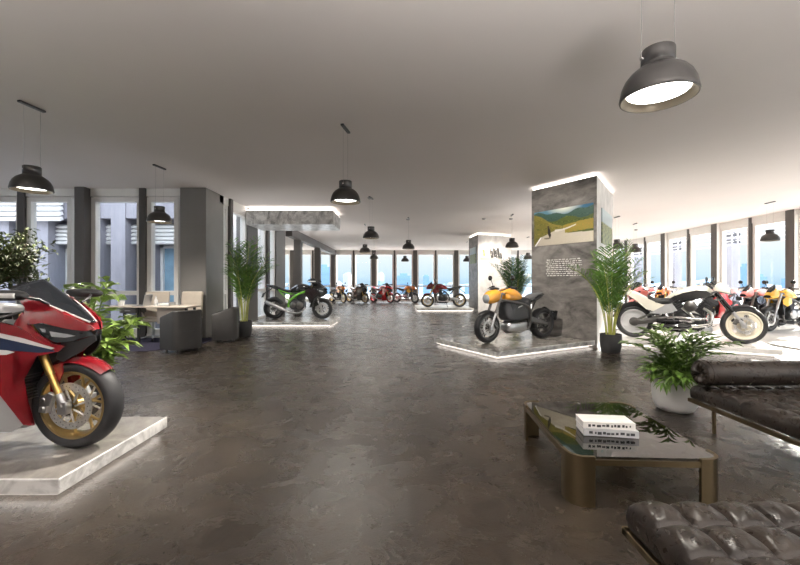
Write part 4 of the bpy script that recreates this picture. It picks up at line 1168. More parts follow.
def handlebar(parent, pos, hw, rise, back, m='black', clip=False, mirrors=True, mm='gloss', stalk=(.10, .10, .16), head=None, mirror_r=.05):
    x, z = pos; g = MB()
    if clip:
        for s in (-1, 1): g.tube([(x, s*.10, z), (x-back, s*hw, z-rise)], .012, 10)
        g.cyl((x, -.11, z), (x, .11, z), .014, n=10)
    else:
        g.tube(cat([(x-back, -hw, z+rise*.8), (x-back*.7, -hw*.6, z+rise), (x, -.06, z), (x, .06, z), (x-back*.7, hw*.6, z+rise), (x-back, hw, z+rise*.8)], 4), .0125, 10)
    o = g.build('handlebar', M['steel'], parent)
    for s in (-1, 1):
        e = Vector((x-back, s*hw, z-rise if clip else z+rise*.8)); i = Vector((x-back*.8, s*(hw-.13), (z-rise*.7) if clip else z+rise*.86))
        MB().cyl(tuple(i), tuple(e), .018, n=14).build('grip', M['black'], o)
        lv = MB().tube([tuple(i+Vector((.03, 0, 0))), tuple(i.lerp(e, .4)+Vector((.07, 0, -.01))), tuple(e+Vector((.05, 0, -.015)))], .006, 8)
        lv.box(tuple(i+Vector((.02, -s*.02, .015))), (.05, .04, .045)); lv.build('lever', M['black'], o)
        if mirrors:
            b = i+Vector((0, 0, .02)); tp = b+Vector((stalk[0], s*stalk[1], stalk[2]))
            st = MB().tube([tuple(b), tuple(b.lerp(tp, .5)+Vector((0, 0, .02))), tuple(tp)], .006, 8); mo = st.build('mirror', M['black'], parent)
            h = MB(); h.xf = Matrix.Translation(tp) @ Matrix.Rotation(.15, 4, 'Z')
            h.lathe([(.001, .022), (mirror_r*.6, .02), (mirror_r, .006), (mirror_r, -.006), (mirror_r*.9, -.010), (.001, -.010)], (0, 0, 0), 'x', 20)
            h.build('mirror_head', M[mm], mo)
    return o
def engine(parent, x, z, s=1.0, m='motor', m2='alu', twin=False):
    """crankcase, finned cylinders, covers, sump"""
    e = MB()
    e.loft([(x-.20*s, z-.09*s, z+.08*s, .12*s, 3.5, 0), (x-.12*s, z-.15*s, z+.13*s, .155*s, 4, 0), (x+.06*s, z-.16*s, z+.10*s, .165*s, 4, 0), (x+.17*s, z-.13*s, z+.06*s, .13*s, 3.5, 0)], 20, 3)
    o = e.build('engine', M[m], parent, angle=45)
    cy = MB()
    for a in ((-.95, .35) if twin else (.45,)):
        R3 = Matrix.Rotation(a if not twin else a+.30, 3, 'Y'); base = Vector((x+(.03 if not twin else (-.06 if a < 0 else .08))*s, 0, z+.06*s))
        for k in range(7):
            d = R3 @ Vector((0, 0, 1)); c = base+d*(.06+k*.030)*s
            cy.box(tuple(c), (.17*s, (.30 if not twin else .24)*s, .016*s), R3)
            cy.box(tuple(c), (.14*s, (.27 if not twin else .21)*s, .032*s), R3)
        c = base+(R3 @ Vector((0, 0, 1)))*.29*s; cy.box(tuple(c), (.17*s, (.31 if not twin else .22)*s, .06*s), R3)
    cy.build('cylinder', M[m2 if twin else m], o, smooth=False, bevel=.004, seg=1)
    for sd in (-1, 1):
        cv = MB()
        cv.lathe([(.001, sd*.195*s), (.06*s, sd*.19*s), (.088*s, sd*.175*s), (.095*s, sd*.15*s)], (x+.07*s, 0, z-.03*s), 'y', 28)
        cv.lathe([(.001, sd*.185*s), (.05*s, sd*.18*s), (.07*s, sd*.165*s), (.075*s, sd*.14*s)], (x-.10*s, 0, z-.02*s), 'y', 28)
        cv.build('engine_cover', M[m2], o, angle=40)
    return o
def swingarm(parent, rx, R, px, pz, hw, m):
    sw = MB()
    for s in (-1, 1):
        sw.loft([(rx-.06, R-.03, R+.03, .014, 5, 0), (rx+.02, R-.042, R+.042, .018, 5, 0), (px-.18, pz-.055, pz+.06, .02, 5, 0), (px, pz-.05, pz+.05, .02, 5, 0)], 12, 2, y0=s*hw)
    sw.box((px-.12, 0, pz), (.10, 2*hw, .06)); return sw.build('swingarm', M[m], parent, angle=40)
def chain(parent, rx, R, px, pz, y):
    c = MB()
    for r, cx, cz, in ((.10, rx, R), (.045, px, pz)): c.lathe([(r, y-.004), (r, y+.004), (r*.72, y+.004), (r*.72, y-.004)], (cx, 0, cz), 'y', 28, closed=True)
    for sg in (-1, 1): c.tube([(rx, y, R+sg*.10), (px, y, pz+sg*.045)], .008, 6)
    return c.build('chain', M['steel'], parent)

def finish_common(t, lite): pass

def sport(t, C, wb=1.41, lite=False, hero=False):
    """fully faired racing motorcycle; x forward, y left, origin on the ground between the axles"""
    fx, rx, RF, RR = wb/2, -wb/2, C.get('RF', .300), .315
    n = 72 if hero else 40
    wheel(t, 'front_wheel', fx, RF, C.get('tw', .125), RF*.75, C['rim'], 'y', 'disc', spokes=5 if not hero else 6, discr=.165, n=n)
    wheel(t, 'rear_wheel', rx, RR, .195, .225, C['rim'], 'y', 'disc', sides=(-1,), spokes=5, discr=.11, n=n)
    top = (fx-.285, 0, .96)
    fork(t, fx-.01, RF, top, .105, C['fork'], C.get('forklow', 'gold'), split=.36)
    caliper(t, fx, RF, .11, .155, 172, 'alu')
    # front fender with forward prongs down the fork
    fd = fender(t, 'front_fender', fx, RF, RF+.030, .078, 46, 138, M[C['fender']])
    panels('fender_guard', M[C['fender']], fd, [(fx-.185, .60), (fx-.05, .615), (fx-.045, .55), (fx-.075, .46), (fx-.10, .40), (fx-.13, .42), (fx-.135, .50)], lambda x, z: .088-.10*max(0, z-.50), .01, 1)
    # nose cowl
    def nw(x, z):
        u = min(max((x-.28)/(fx+.165-.28), 0), .999)
        return max(.215*(1-u**2.1)**.62*(1-.42*max(0, (z-.92))/.25), .012)
    fc = MB()
    fc.panel([(fx-.36, 1.135), (fx-.24, 1.105), (fx-.10, 1.035), (fx+.04, .952), (fx+.125, .895), (fx+.15, .862), (fx+.12, .846), (fx+.02, .872), (fx-.10, .915), (fx-.17, .905), (fx-.22, .93), (fx-.235, 1.02)], nw, .012, 2)
    fc.panel([(fx-.235, .99), (fx-.205, .935), (fx-.13, .845), (fx-.05, .775), (fx+.02, .752), (fx-.01, .715), (fx-.12, .70), (fx-.26, .72), (fx-.34, .80), (fx-.27, .90)], lambda x, z: nw(x, z)+.006, .012, 2)
    # bridging cap of the nose between the two sides
    def capf(u, v):
        x = fx-.02+.165*u; z = .985-.118*u-.02*u*u
        w = nw(x, z); s = 2*v-1
        return (x, w*s, z-.02*abs(s)**2*0+.006*(1-s*s))
    fc.grid(capf, 8, 10)
    fco = fc.build('front_cowl', M[C['body']], t, angle=50)
    hls = panels('headlight', M['darklens'], t, [(fx-.165, .912), (fx-.10, .908), (fx+.02, .868), (fx+.13, .842), (fx+.14, .815), (fx+.06, .782), (fx-.03, .775), (fx-.10, .82)], lambda x, z: nw(x, z)-.006, .012, 2)
    for ho, sd in zip(hls, (-1, 1)):
        MB().panel([(fx-.06, .855), (fx+.03, .832), (fx+.07, .818), (fx+.02, .808), (fx-.05, .820)], lambda x, z: nw(x, z)+.002, .008, 1, (sd,)).build('lens', M['lens'], ho)
        MB().panel([(fx-.115, .878), (fx-.09, .874), (fx-.085, .85), (fx-.10, .852)], lambda x, z: nw(x, z)+.002, .008, 1, (sd,)).build('lens', M['lens'], ho)
    ck = MB(); ck.panel([(fx-.03, .773), (fx+.06, .780), (fx+.145, .815), (fx+.15, .775), (fx+.08, .70), (fx-.02, .635), (fx-.06, .66), (fx-.02, .72)], lambda x, z: nw(x, z)*.72, .012, 1)
    ck.build('air_intake', M['black'], t)
    # windscreen
    def ws(u, v):
        s = 2*v-1
        cx = fx-.275+.405*u; cz = 1.215-.27*u-.045*u*u
        ex = fx-.365+.475*u; ez = 1.150-.19*u-.055*u*u
        w = .165*(1-.86*u**1.7); k = abs(s)**1.3
        return (cx+(ex-cx)*k, w*s, cz+(ez-cz)*k)
    MB().grid(ws, 16, 16).build('windscreen', M['screen'], t, solid=.004, angle=60)
    ed = MB()
    for v in (0, 1): ed.tube([tuple(Vector(ws(i/16, v))+Vector((0, .004*(2*v-1), 0))) for i in range(3, 17)], .0065, 8)
    ed.build('screen_trim', M[C.get('trim', 'whitepaint')], t)
    # side fairings
    def sw_(x, z): return .245-.05*max(0, (x-.25))/.4-.05*max(0, .45-z)/.3
    side = [(fx-.36, .93), (fx-.24, .895), (fx-.05, .765), (fx+.00, .715), (fx-.12, .69), (fx-.22, .645), (fx-.285, .58), (fx-.305, .50), (fx-.285, .38), (fx-.17, .21), (fx-.235, .215), (fx-.325, .39), (fx-.37, .475), (fx-.48, .51), (fx-.68, .53), (fx-.80, .58), (fx-.78, .66), (fx-.60, .72), (fx-.52, .86)]
    if C.get('open'): side = [(fx-.36, .95), (fx-.22, .90), (fx-.04, .775), (fx+.00, .715), (fx-.10, .68), (fx-.20, .60), (fx-.24, .50), (fx-.33, .48), (fx-.36, .60), (fx-.46, .72), (fx-.44, .86)]
    sfs = panels('side_fairing', M[C['body']], t, side, sw_)
    if C.get('stripe'):
        for sfm, sd in zip(sfs, (-1, 1)):
            MB().panel([(fx-.62, .84), (fx-.38, .83), (fx-.02, .738), (fx+.005, .722), (fx-.10, .716), (fx-.30, .735), (fx-.62, .765)], lambda x, z: sw_(x, z)+.003, .006, 2, (sd,)).build('stripe', M['navy'], sfm)
            MB().panel([(fx-.60, .885), (fx-.40, .865), (fx-.20, .815), (fx+.0, .745), (fx-.02, .738), (fx-.38, .83), (fx-.60, .85)], lambda x, z: sw_(x, z)+.003, .006, 2, (sd,)).build('stripe', M['whitepaint'], sfm)
            MB().panel([(fx-.62, .765), (fx-.30, .735), (fx-.25, .722), (fx-.30, .705), (fx-.62, .70)], lambda x, z: sw_(x, z)+.004, .006, 2, (sd,)).build('stripe', M['whitepaint'], sfm)
    if not C.get('open'):
        bp = MB().panel([(fx-.335, .40), (fx-.30, .33), (fx-.245, .215), (fx-.36, .15), (fx-.75, .14), (fx-1.0, .18), (fx-.98, .27), (fx-.70, .44), (fx-.45, .52), (fx-.37, .475)], lambda x, z: sw_(x, z)-.014-.10*max(0, -.30-(x-fx))*1.2 if z > .3 else sw_(x, .3)-.014-.25*(.3-z)-.12*max(0, -.30-(x-fx)), .012, 2)
        bp.loft([(fx-1.0, .15, .22, .10, 4, 0), (fx-.6, .13, .20, .12, 4, 0), (fx-.34, .15, .22, .10, 4, 0)], 14, 2)
        bp.build('belly_pan', M[C.get('belly', C['body'])], t, angle=50)
    # radiator, engine, frame
    rd = MB().box((fx-.27, 0, .52), (.035, .36, .34), .30); ro = rd.build('radiator', M['black'], t, smooth=False)
    fn = MB()
    for k in range(14): fn.box((fx-.247+.0, 0, .38+k*.021), (.012, .34, .004), .30)
    fn.build('fins', M['steel'], ro, smooth=False)
    engine(t, 0.0, .45, 1.15, 'motor', 'steel')
    fr = MB()
    for s in (-1, 1):
        fr.tube(cat([(fx-.30, s*.06, .90), (fx-.45, s*.16, .82), (-.02, s*.19, .70), (-.22, s*.17, .52), (-.25, s*.15, .36)], 4), .030, 10)
        fr.tube([(-.14, s*.14, .72), (-.55, s*.12, .86)], .016, 8); fr.tube([(-.22, s*.14, .52), (-.52, s*.12, .82)], .014, 8)
    fr.build('frame', M[C['frame']], t)
    # tank, seat, tail
    MB().loft([(fx-.36, .86, .98, .10, 2.6, 0), (fx-.44, .82, 1.01, .15, 2.8, -.2), (fx-.56, .80, 1.04, .18, 2.8, -.25), (fx-.70, .79, 1.03, .18, 2.6, -.3), (fx-.86, .78, .95, .12, 2.5, -.3), (fx-.93, .79, .86, .08, 2.4, 0)], 22, 4).build('fuel_tank', M[C.get('tank', C['body'])], t, angle=60)
    MB().loft([(fx-.86, .80, .875, .09, 3, 0), (fx-1.0, .80, .865, .135, 3, 0), (fx-1.16, .83, .885, .14, 3, 0), (fx-1.24, .86, .92, .11, 3, 0)], 18, 3).build('seat', M['seat'], t, angle=60)
    tl = MB().loft([(fx-.98, .72, .83, .11, 3, 0), (fx-1.22, .80, .935, .125, 2.8, -.15), (fx-1.42, .89, 1.0, .10, 2.6, -.2), (fx-1.60, .95, 1.01, .05, 2.4, 0), (fx-1.66, .965, .995, .02, 2.2, 0)], 18, 3).build('tail_cowl', M[C.get('tail', C['body'])], t, angle=60)
    MB().loft([(fx-1.64, .955, .985, .035, 3, 0), (fx-1.675, .955, .98, .03, 3, 0)], 12, 1).build('tail_light', M['taillight'], tl)
    if not lite or True:
        pl = MB(); pl.tube([(fx-1.48, 0, .90), (fx-1.72, 0, .74)], .016, 8); pl.box((fx-1.74, 0, .70), (.01, .16, .13), .35); pl.build('plate_bracket', M['black'], t, smooth=False)
    swingarm(t, rx, RR, -.22, .40, .13, C.get('swing', 'alu'))
    chain(t, rx, RR, -.18, .42, .115)
    ex = MB(); ex.tube(cat([(.22, -.10, .36), (.10, -.14, .20), (-.20, -.15, .20), (-.36, -.17, .28)], 5), .028, 12)
    xo = ex.build('exhaust', M['alu'], t)
    mf = MB(); mf.tube([(-.34, -.18, .27), (-.42, -.20, .31), (-.84, -.24, .50), (-.88, -.242, .52)], [.032, .052, .058, .040], 18); mf.build('muffler', M[C.get('muffler', 'alu')], xo, angle=40)
    fender(t, 'rear_hugger', rx, RR, RR+.025, .105, 70, 150, M['black'])
    hb = handlebar(t, (fx-.30, .985), .33, .055, .10, clip=True, mirrors=False)
    for s in (-1, 1):
        m_ = MB().tube([(fx-.10, s*.13, 1.04), (fx-.10, s*.20, 1.075), (fx-.15, s*.28, 1.10)], .010, 8).build('mirror', M['black'], t)
        h = MB().loft([(fx-.355, 1.082, 1.135, .03, 3, 0), (fx-.28, 1.072, 1.142, .045, 3, 0), (fx-.14, 1.072, 1.138, .045, 2.8, 0), (fx-.085, 1.09, 1.118, .02, 2.4, 0)], 14, 3, y0=s*.30); h.build('mirror_head', M['black'], m_, angle=60)
        MB().loft([(fx-.34, 1.09, 1.122, .008, 3, 0), (fx-.12, 1.088, 1.122, .008, 3, 0)], 12, 1, y0=s*.342).build('mirror_glass', M['whitepaint'], m_)  # white colour stands in for the bright reflection in the mirror
    rs = MB()
    rs.cyl((fx-.27, -.16, .97), (fx-.24, -.17, .915), .016, n=12); rs.cyl((fx-.27, .16, .97), (fx-.24, .17, .915), .016, n=12)
    rs.build('fluid_reservoir', M['gold'], t)
    pg = MB()
    for s in (-1, 1): pg.cyl((-.36, s*.14, .42), (-.36, s*.26, .42), .012, n=10); pg.box((-.33, s*.15, .42), (.10, .012, .16), .5)
    pg.build('footpeg', M['steel'], t)
    if C.get('sidestand', True): MB().tube([(-.10, .14, .28), (-.16, .30, .01)], .011, 8).build('side_stand', M['black'], t)

def naked(t, C, wb=1.44, electric=False, lite=False):
    fx, rx, RF, RR = wb/2, -wb/2, .302, .315
    n = 48 if lite else 60
    st = C.get('wstyle', 'twin')
    wheel(t, 'front_wheel', fx, RF, .125, .222, C['rim'], st, 'disc', spokes=5, discr=.155, n=n)
    wheel(t, 'rear_wheel', rx, RR, .19, .222, C['rim'], st, 'disc', sides=(-1,), spokes=5, discr=.115, n=n)
    top = (fx-.275, 0, .94)
    fork(t, fx-.01, RF, top, .105, C['fork'], C.get('forklow', 'alu'), split=.42)
    caliper(t, fx, RF, .11, .145, 165, 'steel')
    fender(t, 'front_fender', fx, RF, RF+.028, .07, 48, 128, M[C['fender']])
    # headlight with small cowl
    if electric:
        cw = MB().loft([(fx-.32, .84, .97, .09, 2.6, 0), (fx-.20, .775, 1.03, .135, 2.6, 0), (fx-.06, .75, 1.00, .135, 2.5, 0), (fx+.02, .77, .94, .105, 2.4, 0)], 24, 4).build('headlight_cowl', M[C['body']], t, angle=60)
        MB().lathe([(.001, .045), (.055, .042), (.085, .025), (.092, 0), (.088, -.02)], (fx+.015, 0, .85), 'x', 28).build('headlight', M['lens'], cw, angle=60)
        MB().loft([(fx-.26, 1.02, 1.06, .06, 2.6, 0), (fx-.16, 1.03, 1.075, .075, 2.6, 0), (fx-.10, 1.02, 1.04, .05, 2.6, 0)], 16, 2).build('instrument_panel', M['black'], t)
    else:
        cw = MB().loft([(fx-.30, .88, 1.0, .06, 2.6, 0), (fx-.20, .82, 1.08, .11, 2.5, -.2), (fx-.06, .80, 1.02, .12, 2.5, -.25), (fx+.05, .81, .93, .075, 2.4, -.1)], 22, 4).build('headlight_cowl', M[C['body']], t, angle=60)
        MB().loft([(fx-.02, .815, .90, .10, 3, -.15), (fx+.055, .83, .90, .075, 3, -.15)], 18, 2).build('headlight', M['darklens'], cw, angle=50)
        MB().loft([(fx-.20, 1.05, 1.16, .04, 2.6, 0), (fx-.10, 1.0, 1.09, .07, 2.6, 0), (fx-.0, .95, 1.0, .05, 2.6, 0)], 16, 3).build('fly_screen', M['screen'], t)
    # tank
    MB().loft([(fx-.34, .84, .96, .08, 2.6, 0), (fx-.42, .80, 1.04, .15, 2.7, -.2), (fx-.58, .79, 1.06, .175, 2.7, -.28), (fx-.74, .79, 1.00, .15, 2.6, -.3), (fx-.88, .79, .89, .09, 2.5, -.2)], 22, 4).build('fuel_tank', M[C['body']], t, angle=60)
    if not electric:
        panels('tank_shroud', M[C.get('shroud', C['body'])], t, [(fx-.34, .86), (fx-.22, .78), (fx-.24, .68), (fx-.36, .62), (fx-.52, .70), (fx-.50, .82)], lambda x, z: .19-.1*max(0, x-fx+.40), .014, 2)
    # seat and tail
    MB().loft([(fx-.82, .80, .90, .085, 3, 0), (fx-.96, .78, .865, .13, 3, 0), (fx-1.10, .80, .885, .14, 3, 0), (fx-1.22, .865, .93, .125, 3, 0), (fx-1.42, .90, .955, .095, 3, 0), (fx-1.50, .915, .95, .05, 3, 0)], 18, 3).build('seat', M[C.get('seat', 'seat')], t, angle=60)
    tl = MB().loft([(fx-.96, .70, .80, .09, 3, 0), (fx-1.20, .78, .88, .11, 3, 0), (fx-1.42, .85, .915, .085, 3, 0), (fx-1.54, .885, .935, .045, 3, 0)], 16, 3).build('tail_cowl', M[C.get('tail', C['body'])], t, angle=60)
    MB().loft([(fx-1.53, .895, .925, .035, 3, 0), (fx-1.56, .90, .92, .03, 3, 0)], 12, 1).build('tail_light', M['taillight'], tl)
    if electric:
        # fender carrier and plate hung from the swingarm
        fender(t, 'rear_fender', rx, RR, RR+.035, .075, 105, 172, M['black'])
        b = MB(); b.tube([(rx+.10, .11, RR), (rx-.20, .10, RR+.22), (rx-.36, 0, RR+.20)], .014, 8); b.box((rx-.375, 0, RR+.14), (.012, .18, .20), -.25); b.box((rx-.35, 0, RR+.235), (.06, .16, .03)); b.build('plate_bracket', M['black'], t, smooth=False)
        bt = MB()
        bt.loft([(-.30, .56, .80, .11, 6, 0), (-.26, .44, .85, .155, 7, 0), (-.10, .41, .87, .18, 8, -.08), (.18, .40, .85, .18, 8, -.10), (.30, .44, .80, .15, 7, -.08), (.35, .52, .74, .11, 6, 0)], 28, 3)
        bo = bt.build('battery_case', M['motor'], t, angle=50)
        rb = MB()
        for k in range(9):
            for s in (-1, 1): rb.box((-.14+k*.045, s*.176, .60), (.016, .016, .36), .42)
        rb.build('cooling_ribs', M['carbon'], bo, smooth=False, bevel=.004, seg=1)
        MB().box((.02, .187, .70), (.20, .006, .022), .30).build('badge', M['alu'], bo, smooth=False)
        MB().box((.02, -.187, .70), (.20, .006, .022), .30).build('badge', M['alu'], bo, smooth=False)
        mo = MB().loft([(-.24, .22, .40, .12, 4, 0), (-.12, .18, .40, .15, 4, 0), (.16, .18, .39, .15, 4, 0), (.28, .20, .37, .13, 4, 0), (.32, .24, .33, .08, 3, 0)], 22, 4)
        for k in range(8): mo.lathe([(.130, -.01), (.140, -.006), (.140, .006), (.130, .01)], (.0+k*.032, 0, .285), 'x', 26)
        mo.build('motor', M['alu'], t, angle=40)
        be = MB(); be.tube([(rx, .115, RR+.085), (-.14, .115, .36)], .012, 8); be.tube([(rx, .115, RR-.085), (-.14, .115, .22)], .012, 8)
        be.lathe([(.09, .108), (.09, .125), (.06, .125), (.06, .108)], (rx, 0, RR), 'y', 26, closed=True); be.build('drive_belt', M['black'], t)
        fk = MB()
        for s in (-1, 1): fk.tube(cat([(fx-.30, s*.05, .82), (.22, s*.17, .78), (-.16, s*.185, .68), (-.26, s*.16, .44), (-.22, s*.14, .24)], 4), .028, 10); fk.tube([(-.18, s*.14, .70), (fx-1.40, s*.09, .86)], .016, 8); fk.tube([(-.24, s*.14, .50), (fx-1.22, s*.10, .80)], .014, 8)
        fk.build('frame', M['steel'], t)
        sp = MB().tube([(rx+.30, 0, .42), (-.20, 0, .72)], [.035, .035], 14); sp.build('shock_absorber', M['alu'], t)
    else:
        pl = MB(); pl.tube([(fx-1.42, 0, .86), (fx-1.66, 0, .66)], .015, 8); pl.box((fx-1.68, 0, .62), (.01, .17, .14), .35); pl.build('plate_bracket', M['black'], t, smooth=False)
        engine(t, .05, .45, 1.12, C.get('eng', 'motor'), C.get('cover', 'alu'))
        fk = MB()
        for s in (-1, 1):
            fk.tube(cat([(fx-.30, s*.05, .88), (.20, s*.16, .80), (-.06, s*.18, .70), (-.24, s*.16, .50), (-.24, s*.14, .32)], 4), .024, 10)
            fk.tube([(.22, s*.15, .80), (.14, s*.15, .55)], .015, 8); fk.tube([(.14, s*.15, .55), (-.06, s*.17, .70)], .015, 8)
            fk.tube([(-.14, s*.14, .74), (fx-1.45, s*.08, .87)], .015, 8); fk.tube([(-.24, s*.14, .50), (fx-1.20, s*.09, .80)], .013, 8)
        fk.build('frame', M[C['frame']], t)
        MB().box((fx-.30, 0, .55), (.035, .30, .28), .25).build('radiator', M['black'], t, smooth=False)
        ex = MB(); 
        for s in (-.08, .08): ex.tube(cat([(.24, s, .62), (.34, s, .50), (.28, s*.9, .26), (.06, s*.6-.03, .20), (-.20, -.10, .22)], 4), .022, 10)
        xo = ex.build('exhaust', M[C.get('pipe', 'steel')], t)
        MB().tube([(-.18, -.11, .22), (-.28, -.15, .25), (-.62, -.20, .40), (-.66, -.203, .415)], [.03, .055, .06, .042], 16).build('muffler', M[C.get('muffler', 'alu')], xo, angle=40)
        chain(t, rx, RR, -.18, .42, .115)
        MB().loft([(.30, .20, .28, .05, 3, 0), (.10, .17, .24, .11, 3, 0), (-.16, .17, .24, .11, 3, 0)], 14, 2).build('belly_pan', M[C.get('belly', 'black')], t)
    swingarm(t, rx, RR, -.20, .40, .125, C.get('swing', 'steel'))
    handlebar(t, (fx-.29, 1.0), .38, .07, .12, mirrors=True, stalk=(.03, .06, .17) if electric else (.04, .05, .14))
    pg = MB()
    for s in (-1, 1): pg.cyl((-.26, s*.14, .36), (-.26, s*.27, .36), .012, n=10)
    pg.build('footpeg', M['steel'], t)
    if not electric: MB().tube([(-.08, .13, .26), (-.16, .30, .01)], .011, 8).build('side_stand', M['black'], t)

def cruiser(t, C, wb=1.68):
    fx, rx, RF, RR = wb/2, -wb/2, .335, .330
    wheel(t, 'front_wheel', fx, RF, .13, .250, C['rim'], 'slot', 'disc', sides=(-1,), discr=.15, n=64)
    wheel(t, 'rear_wheel', rx, RR, .235, .235, C['rim2'], 'disc', 'disc', sides=(1,), discr=.13, n=64)
    top = (fx-.40, 0, .92)
    fork(t, fx-.01, RF, top, .115, 'gloss', 'alu', rU=.032, rL=.027, split=.40)
    caliper(t, fx, RF, .12, .135, 150, 'steel', sides=(-1,))
    fender(t, 'front_fender', fx, RF, RF+.026, .075, 62, 128, M['black'])
    fender(t, 'rear_fender', rx, RR, RR+.055, .135, 62, 170, M['black'], lip=.05)
    # cream fly screen over a rectangular lamp
    cw = MB().loft([(fx-.42, .94, 1.03, .07, 4, 0), (fx-.36, .92, 1.10, .095, 5, -.1), (fx-.27, .90, 1.075, .10, 5, -.15), (fx-.20, .885, 1.0, .09, 5, -.1)], 22, 3).build('headlight_cowl', M[C['body']], t, angle=50)
    MB().box((fx-.195, 0, .935), (.03, .15, .075)).build('headlight', M['lens'], cw, bevel=.01)
    # long teardrop tank: cream top over a black lower skin
    MB().loft([(fx-.42, .86, .94, .06, 2.6, 0), (fx-.52, .83, 1.03, .155, 2.6, -.1), (fx-.70, .80, 1.045, .19, 2.6, -.15), (fx-.92, .78, .98, .165, 2.6, -.2), (fx-1.10, .75, .86, .09, 2.5, -.1), (fx-1.17, .74, .80, .04, 2.5, 0)], 24, 5).build('fuel_tank', M[C['body']], t, angle=60)
    panels('tank_side_panel', M['gloss'], t, [(fx-.45, .885), (fx-.55, .945), (fx-.70, .955), (fx-.90, .905), (fx-1.08, .815), (fx-1.02, .765), (fx-.80, .775), (fx-.55, .82)], lambda x, z: .150+.052*math.sin(PI*min(max((fx-.42-x)/.72, 0), 1)), .05, 2)
    # low solo seat, cream side covers rising to the tail
    MB().loft([(fx-1.02, .72, .82, .10, 3, 0), (fx-1.16, .68, .80, .16, 3, 0), (fx-1.32, .68, .80, .18, 3, 0), (fx-1.45, .74, .87, .15, 3, 0)], 18, 3).build('seat', M['seat'], t, angle=60)
    tl = MB().loft([(fx-1.30, .66, .74, .13, 3, 0), (fx-1.46, .70, .82, .15, 3, -.1), (fx-1.68, .80, .935, .13, 2.8, -.15), (fx-1.88, .88, .98, .085, 2.6, -.15), (fx-1.94, .91, .97, .04, 2.5, 0)], 20, 4).build('tail_cowl', M[C['body']], t, angle=60)
    panels('side_cover', M[C['body']], t, [(fx-1.16, .66), (fx-1.30, .71), (fx-1.42, .77), (fx-1.64, .87), (fx-1.88, .955), (fx-1.82, .88), (fx-1.62, .72), (fx-1.48, .58), (fx-1.30, .53), (fx-1.12, .56)], lambda x, z: .172, .02, 2)
    panels('side_plate', M['greybelly'], t, [(fx-.98, .57), (fx-1.06, .70), (fx-1.16, .68), (fx-1.34, .56), (fx-1.44, .50), (fx-1.16, .50)], lambda x, z: .180, .02, 1)
    tk = MB().loft([(fx-1.86, .90, .95, .08, 3, 0), (fx-1.99, .91, .95, .06, 3, 0)], 14, 1).build('tail_light', M['taillight'], tl)
    pk = MB(); pk.tube([(fx-1.84, 0, .90), (fx-2.02, 0, .80)], .02, 8); pk.box((fx-2.03, 0, .76), (.012, .19, .13), .3); pk.box((fx-1.92, 0, .89), (.16, .14, .05), .3); pk.build('plate_bracket', M['black'], t, smooth=False)
    engine(t, .06, .40, 1.25, 'black', 'motor', twin=True)
    ac = MB().lathe([(.001, -.26), (.075, -.255), (.10, -.235), (.105, -.18)], (.05, 0, .66), 'y', 30); ac.build('air_cleaner', M['steel'], t, angle=40)
    # two pipes sweeping back on the right side
    ex = MB()
    ex.tube(cat([(.26, -.14, .62), (.36, -.20, .52), (.34, -.22, .36), (.20, -.23, .31), (.10, -.24, .30), (.02, -.24, .30)], 5), .034, 14)
    ex.tube(cat([(-.06, -.14, .62), (.06, -.22, .50), (.10, -.23, .42), (.04, -.24, .38), (-.06, -.24, .38), (-.16, -.24, .38)], 5), .032, 14)
    xo = ex.build('exhaust', M['chrome'], t)
    mf = MB(); mf.tube([(.06, -.24, .30), (.0, -.25, .29), (-.50, -.27, .25), (-.54, -.27, .248)], [.034, .062, .068, .05], 18); mf.tube([(-.12, -.24, .38), (-.18, -.25, .38), (-.46, -.265, .37), (-.48, -.265, .37)], [.03, .045, .045, .03], 18)
    mf.build('muffler', M['gloss'], xo, angle=40)
    MB().tube(cat([(-.34, -.27, .44), (-.10, -.285, .45), (.16, -.28, .43), (.32, -.265, .46)], 4), [.012+.012*math.sin(PI*i/12) for i in range(13)], 10).build('heat_shield', M['chrome'], xo)
    fk = MB()
    for s in (-1, 1):
        fk.tube(cat([(fx-.42, s*.05, .84), (.30, s*.10, .74), (.26, s*.15, .40), (.16, s*.16, .20), (-.30, s*.16, .20), (-.36, s*.15, .40), (-.30, s*.13, .62)], 4), .024, 10)
        fk.tube([(fx-.44, s*.05, .88), (-.30, s*.13, .66)], .024, 10)
    fk.build('frame', M['gloss'], t)
    sa = MB()
    for s in (-1, 1):
        sa.loft([(rx-.07, RR-.05, RR+.05, .016, 5, 0), (rx+.06, RR-.055, RR+.055, .022, 5, 0), (-.30, .36, .46, .024, 5, 0)], 12, 3, y0=s*.165); sa.tube([(rx+.02, s*.165, RR+.03), (-.34, s*.15, .60)], .018, 8)
        sa.lathe([(.001, s*.195), (.07, s*.19), (.085, s*.165)], (rx, 0, RR), 'y', 24)
    sa.build('swingarm', M['steel'], t, angle=40)
    handlebar(t, (fx-.42, 1.02), .40, .055, .10, mirrors=True, stalk=(.02, .08, .07), mm='gloss')
    MB().loft([(fx-.44, 1.03, 1.07, .05, 3, 0), (fx-.34, 1.07, 1.11, .05, 3, 0)], 14, 1).build('instrument', M['black'], t)
    rd = MB().box((fx-.46, 0, .46), (.05, .24, .34), .12); rd.build('radiator', M['black'], t, smooth=False, bevel=.01)
    bl = MB().loft([(.40, .17, .26, .04, 3, 0), (.32, .14, .34, .10, 3, 0), (.10, .14, .24, .13, 3, 0), (-.10, .15, .22, .12, 3, 0)], 16, 3); bl.build('chin_spoiler', M[C.get('chin', 'alu')], t)
    pg = MB()
    for s in (-1, 1): pg.cyl((.30, s*.16, .30), (.30, s*.32, .30), .014, n=10); pg.tube([(.30, s*.3, .30), (.42, s*.3, .33)], .008, 6)
    pg.build('footpeg', M['steel'], t)
    MB().tube([(-.02, .15, .22), (-.10, .34, .01)], .012, 8).build('side_stand', M['black'], t)

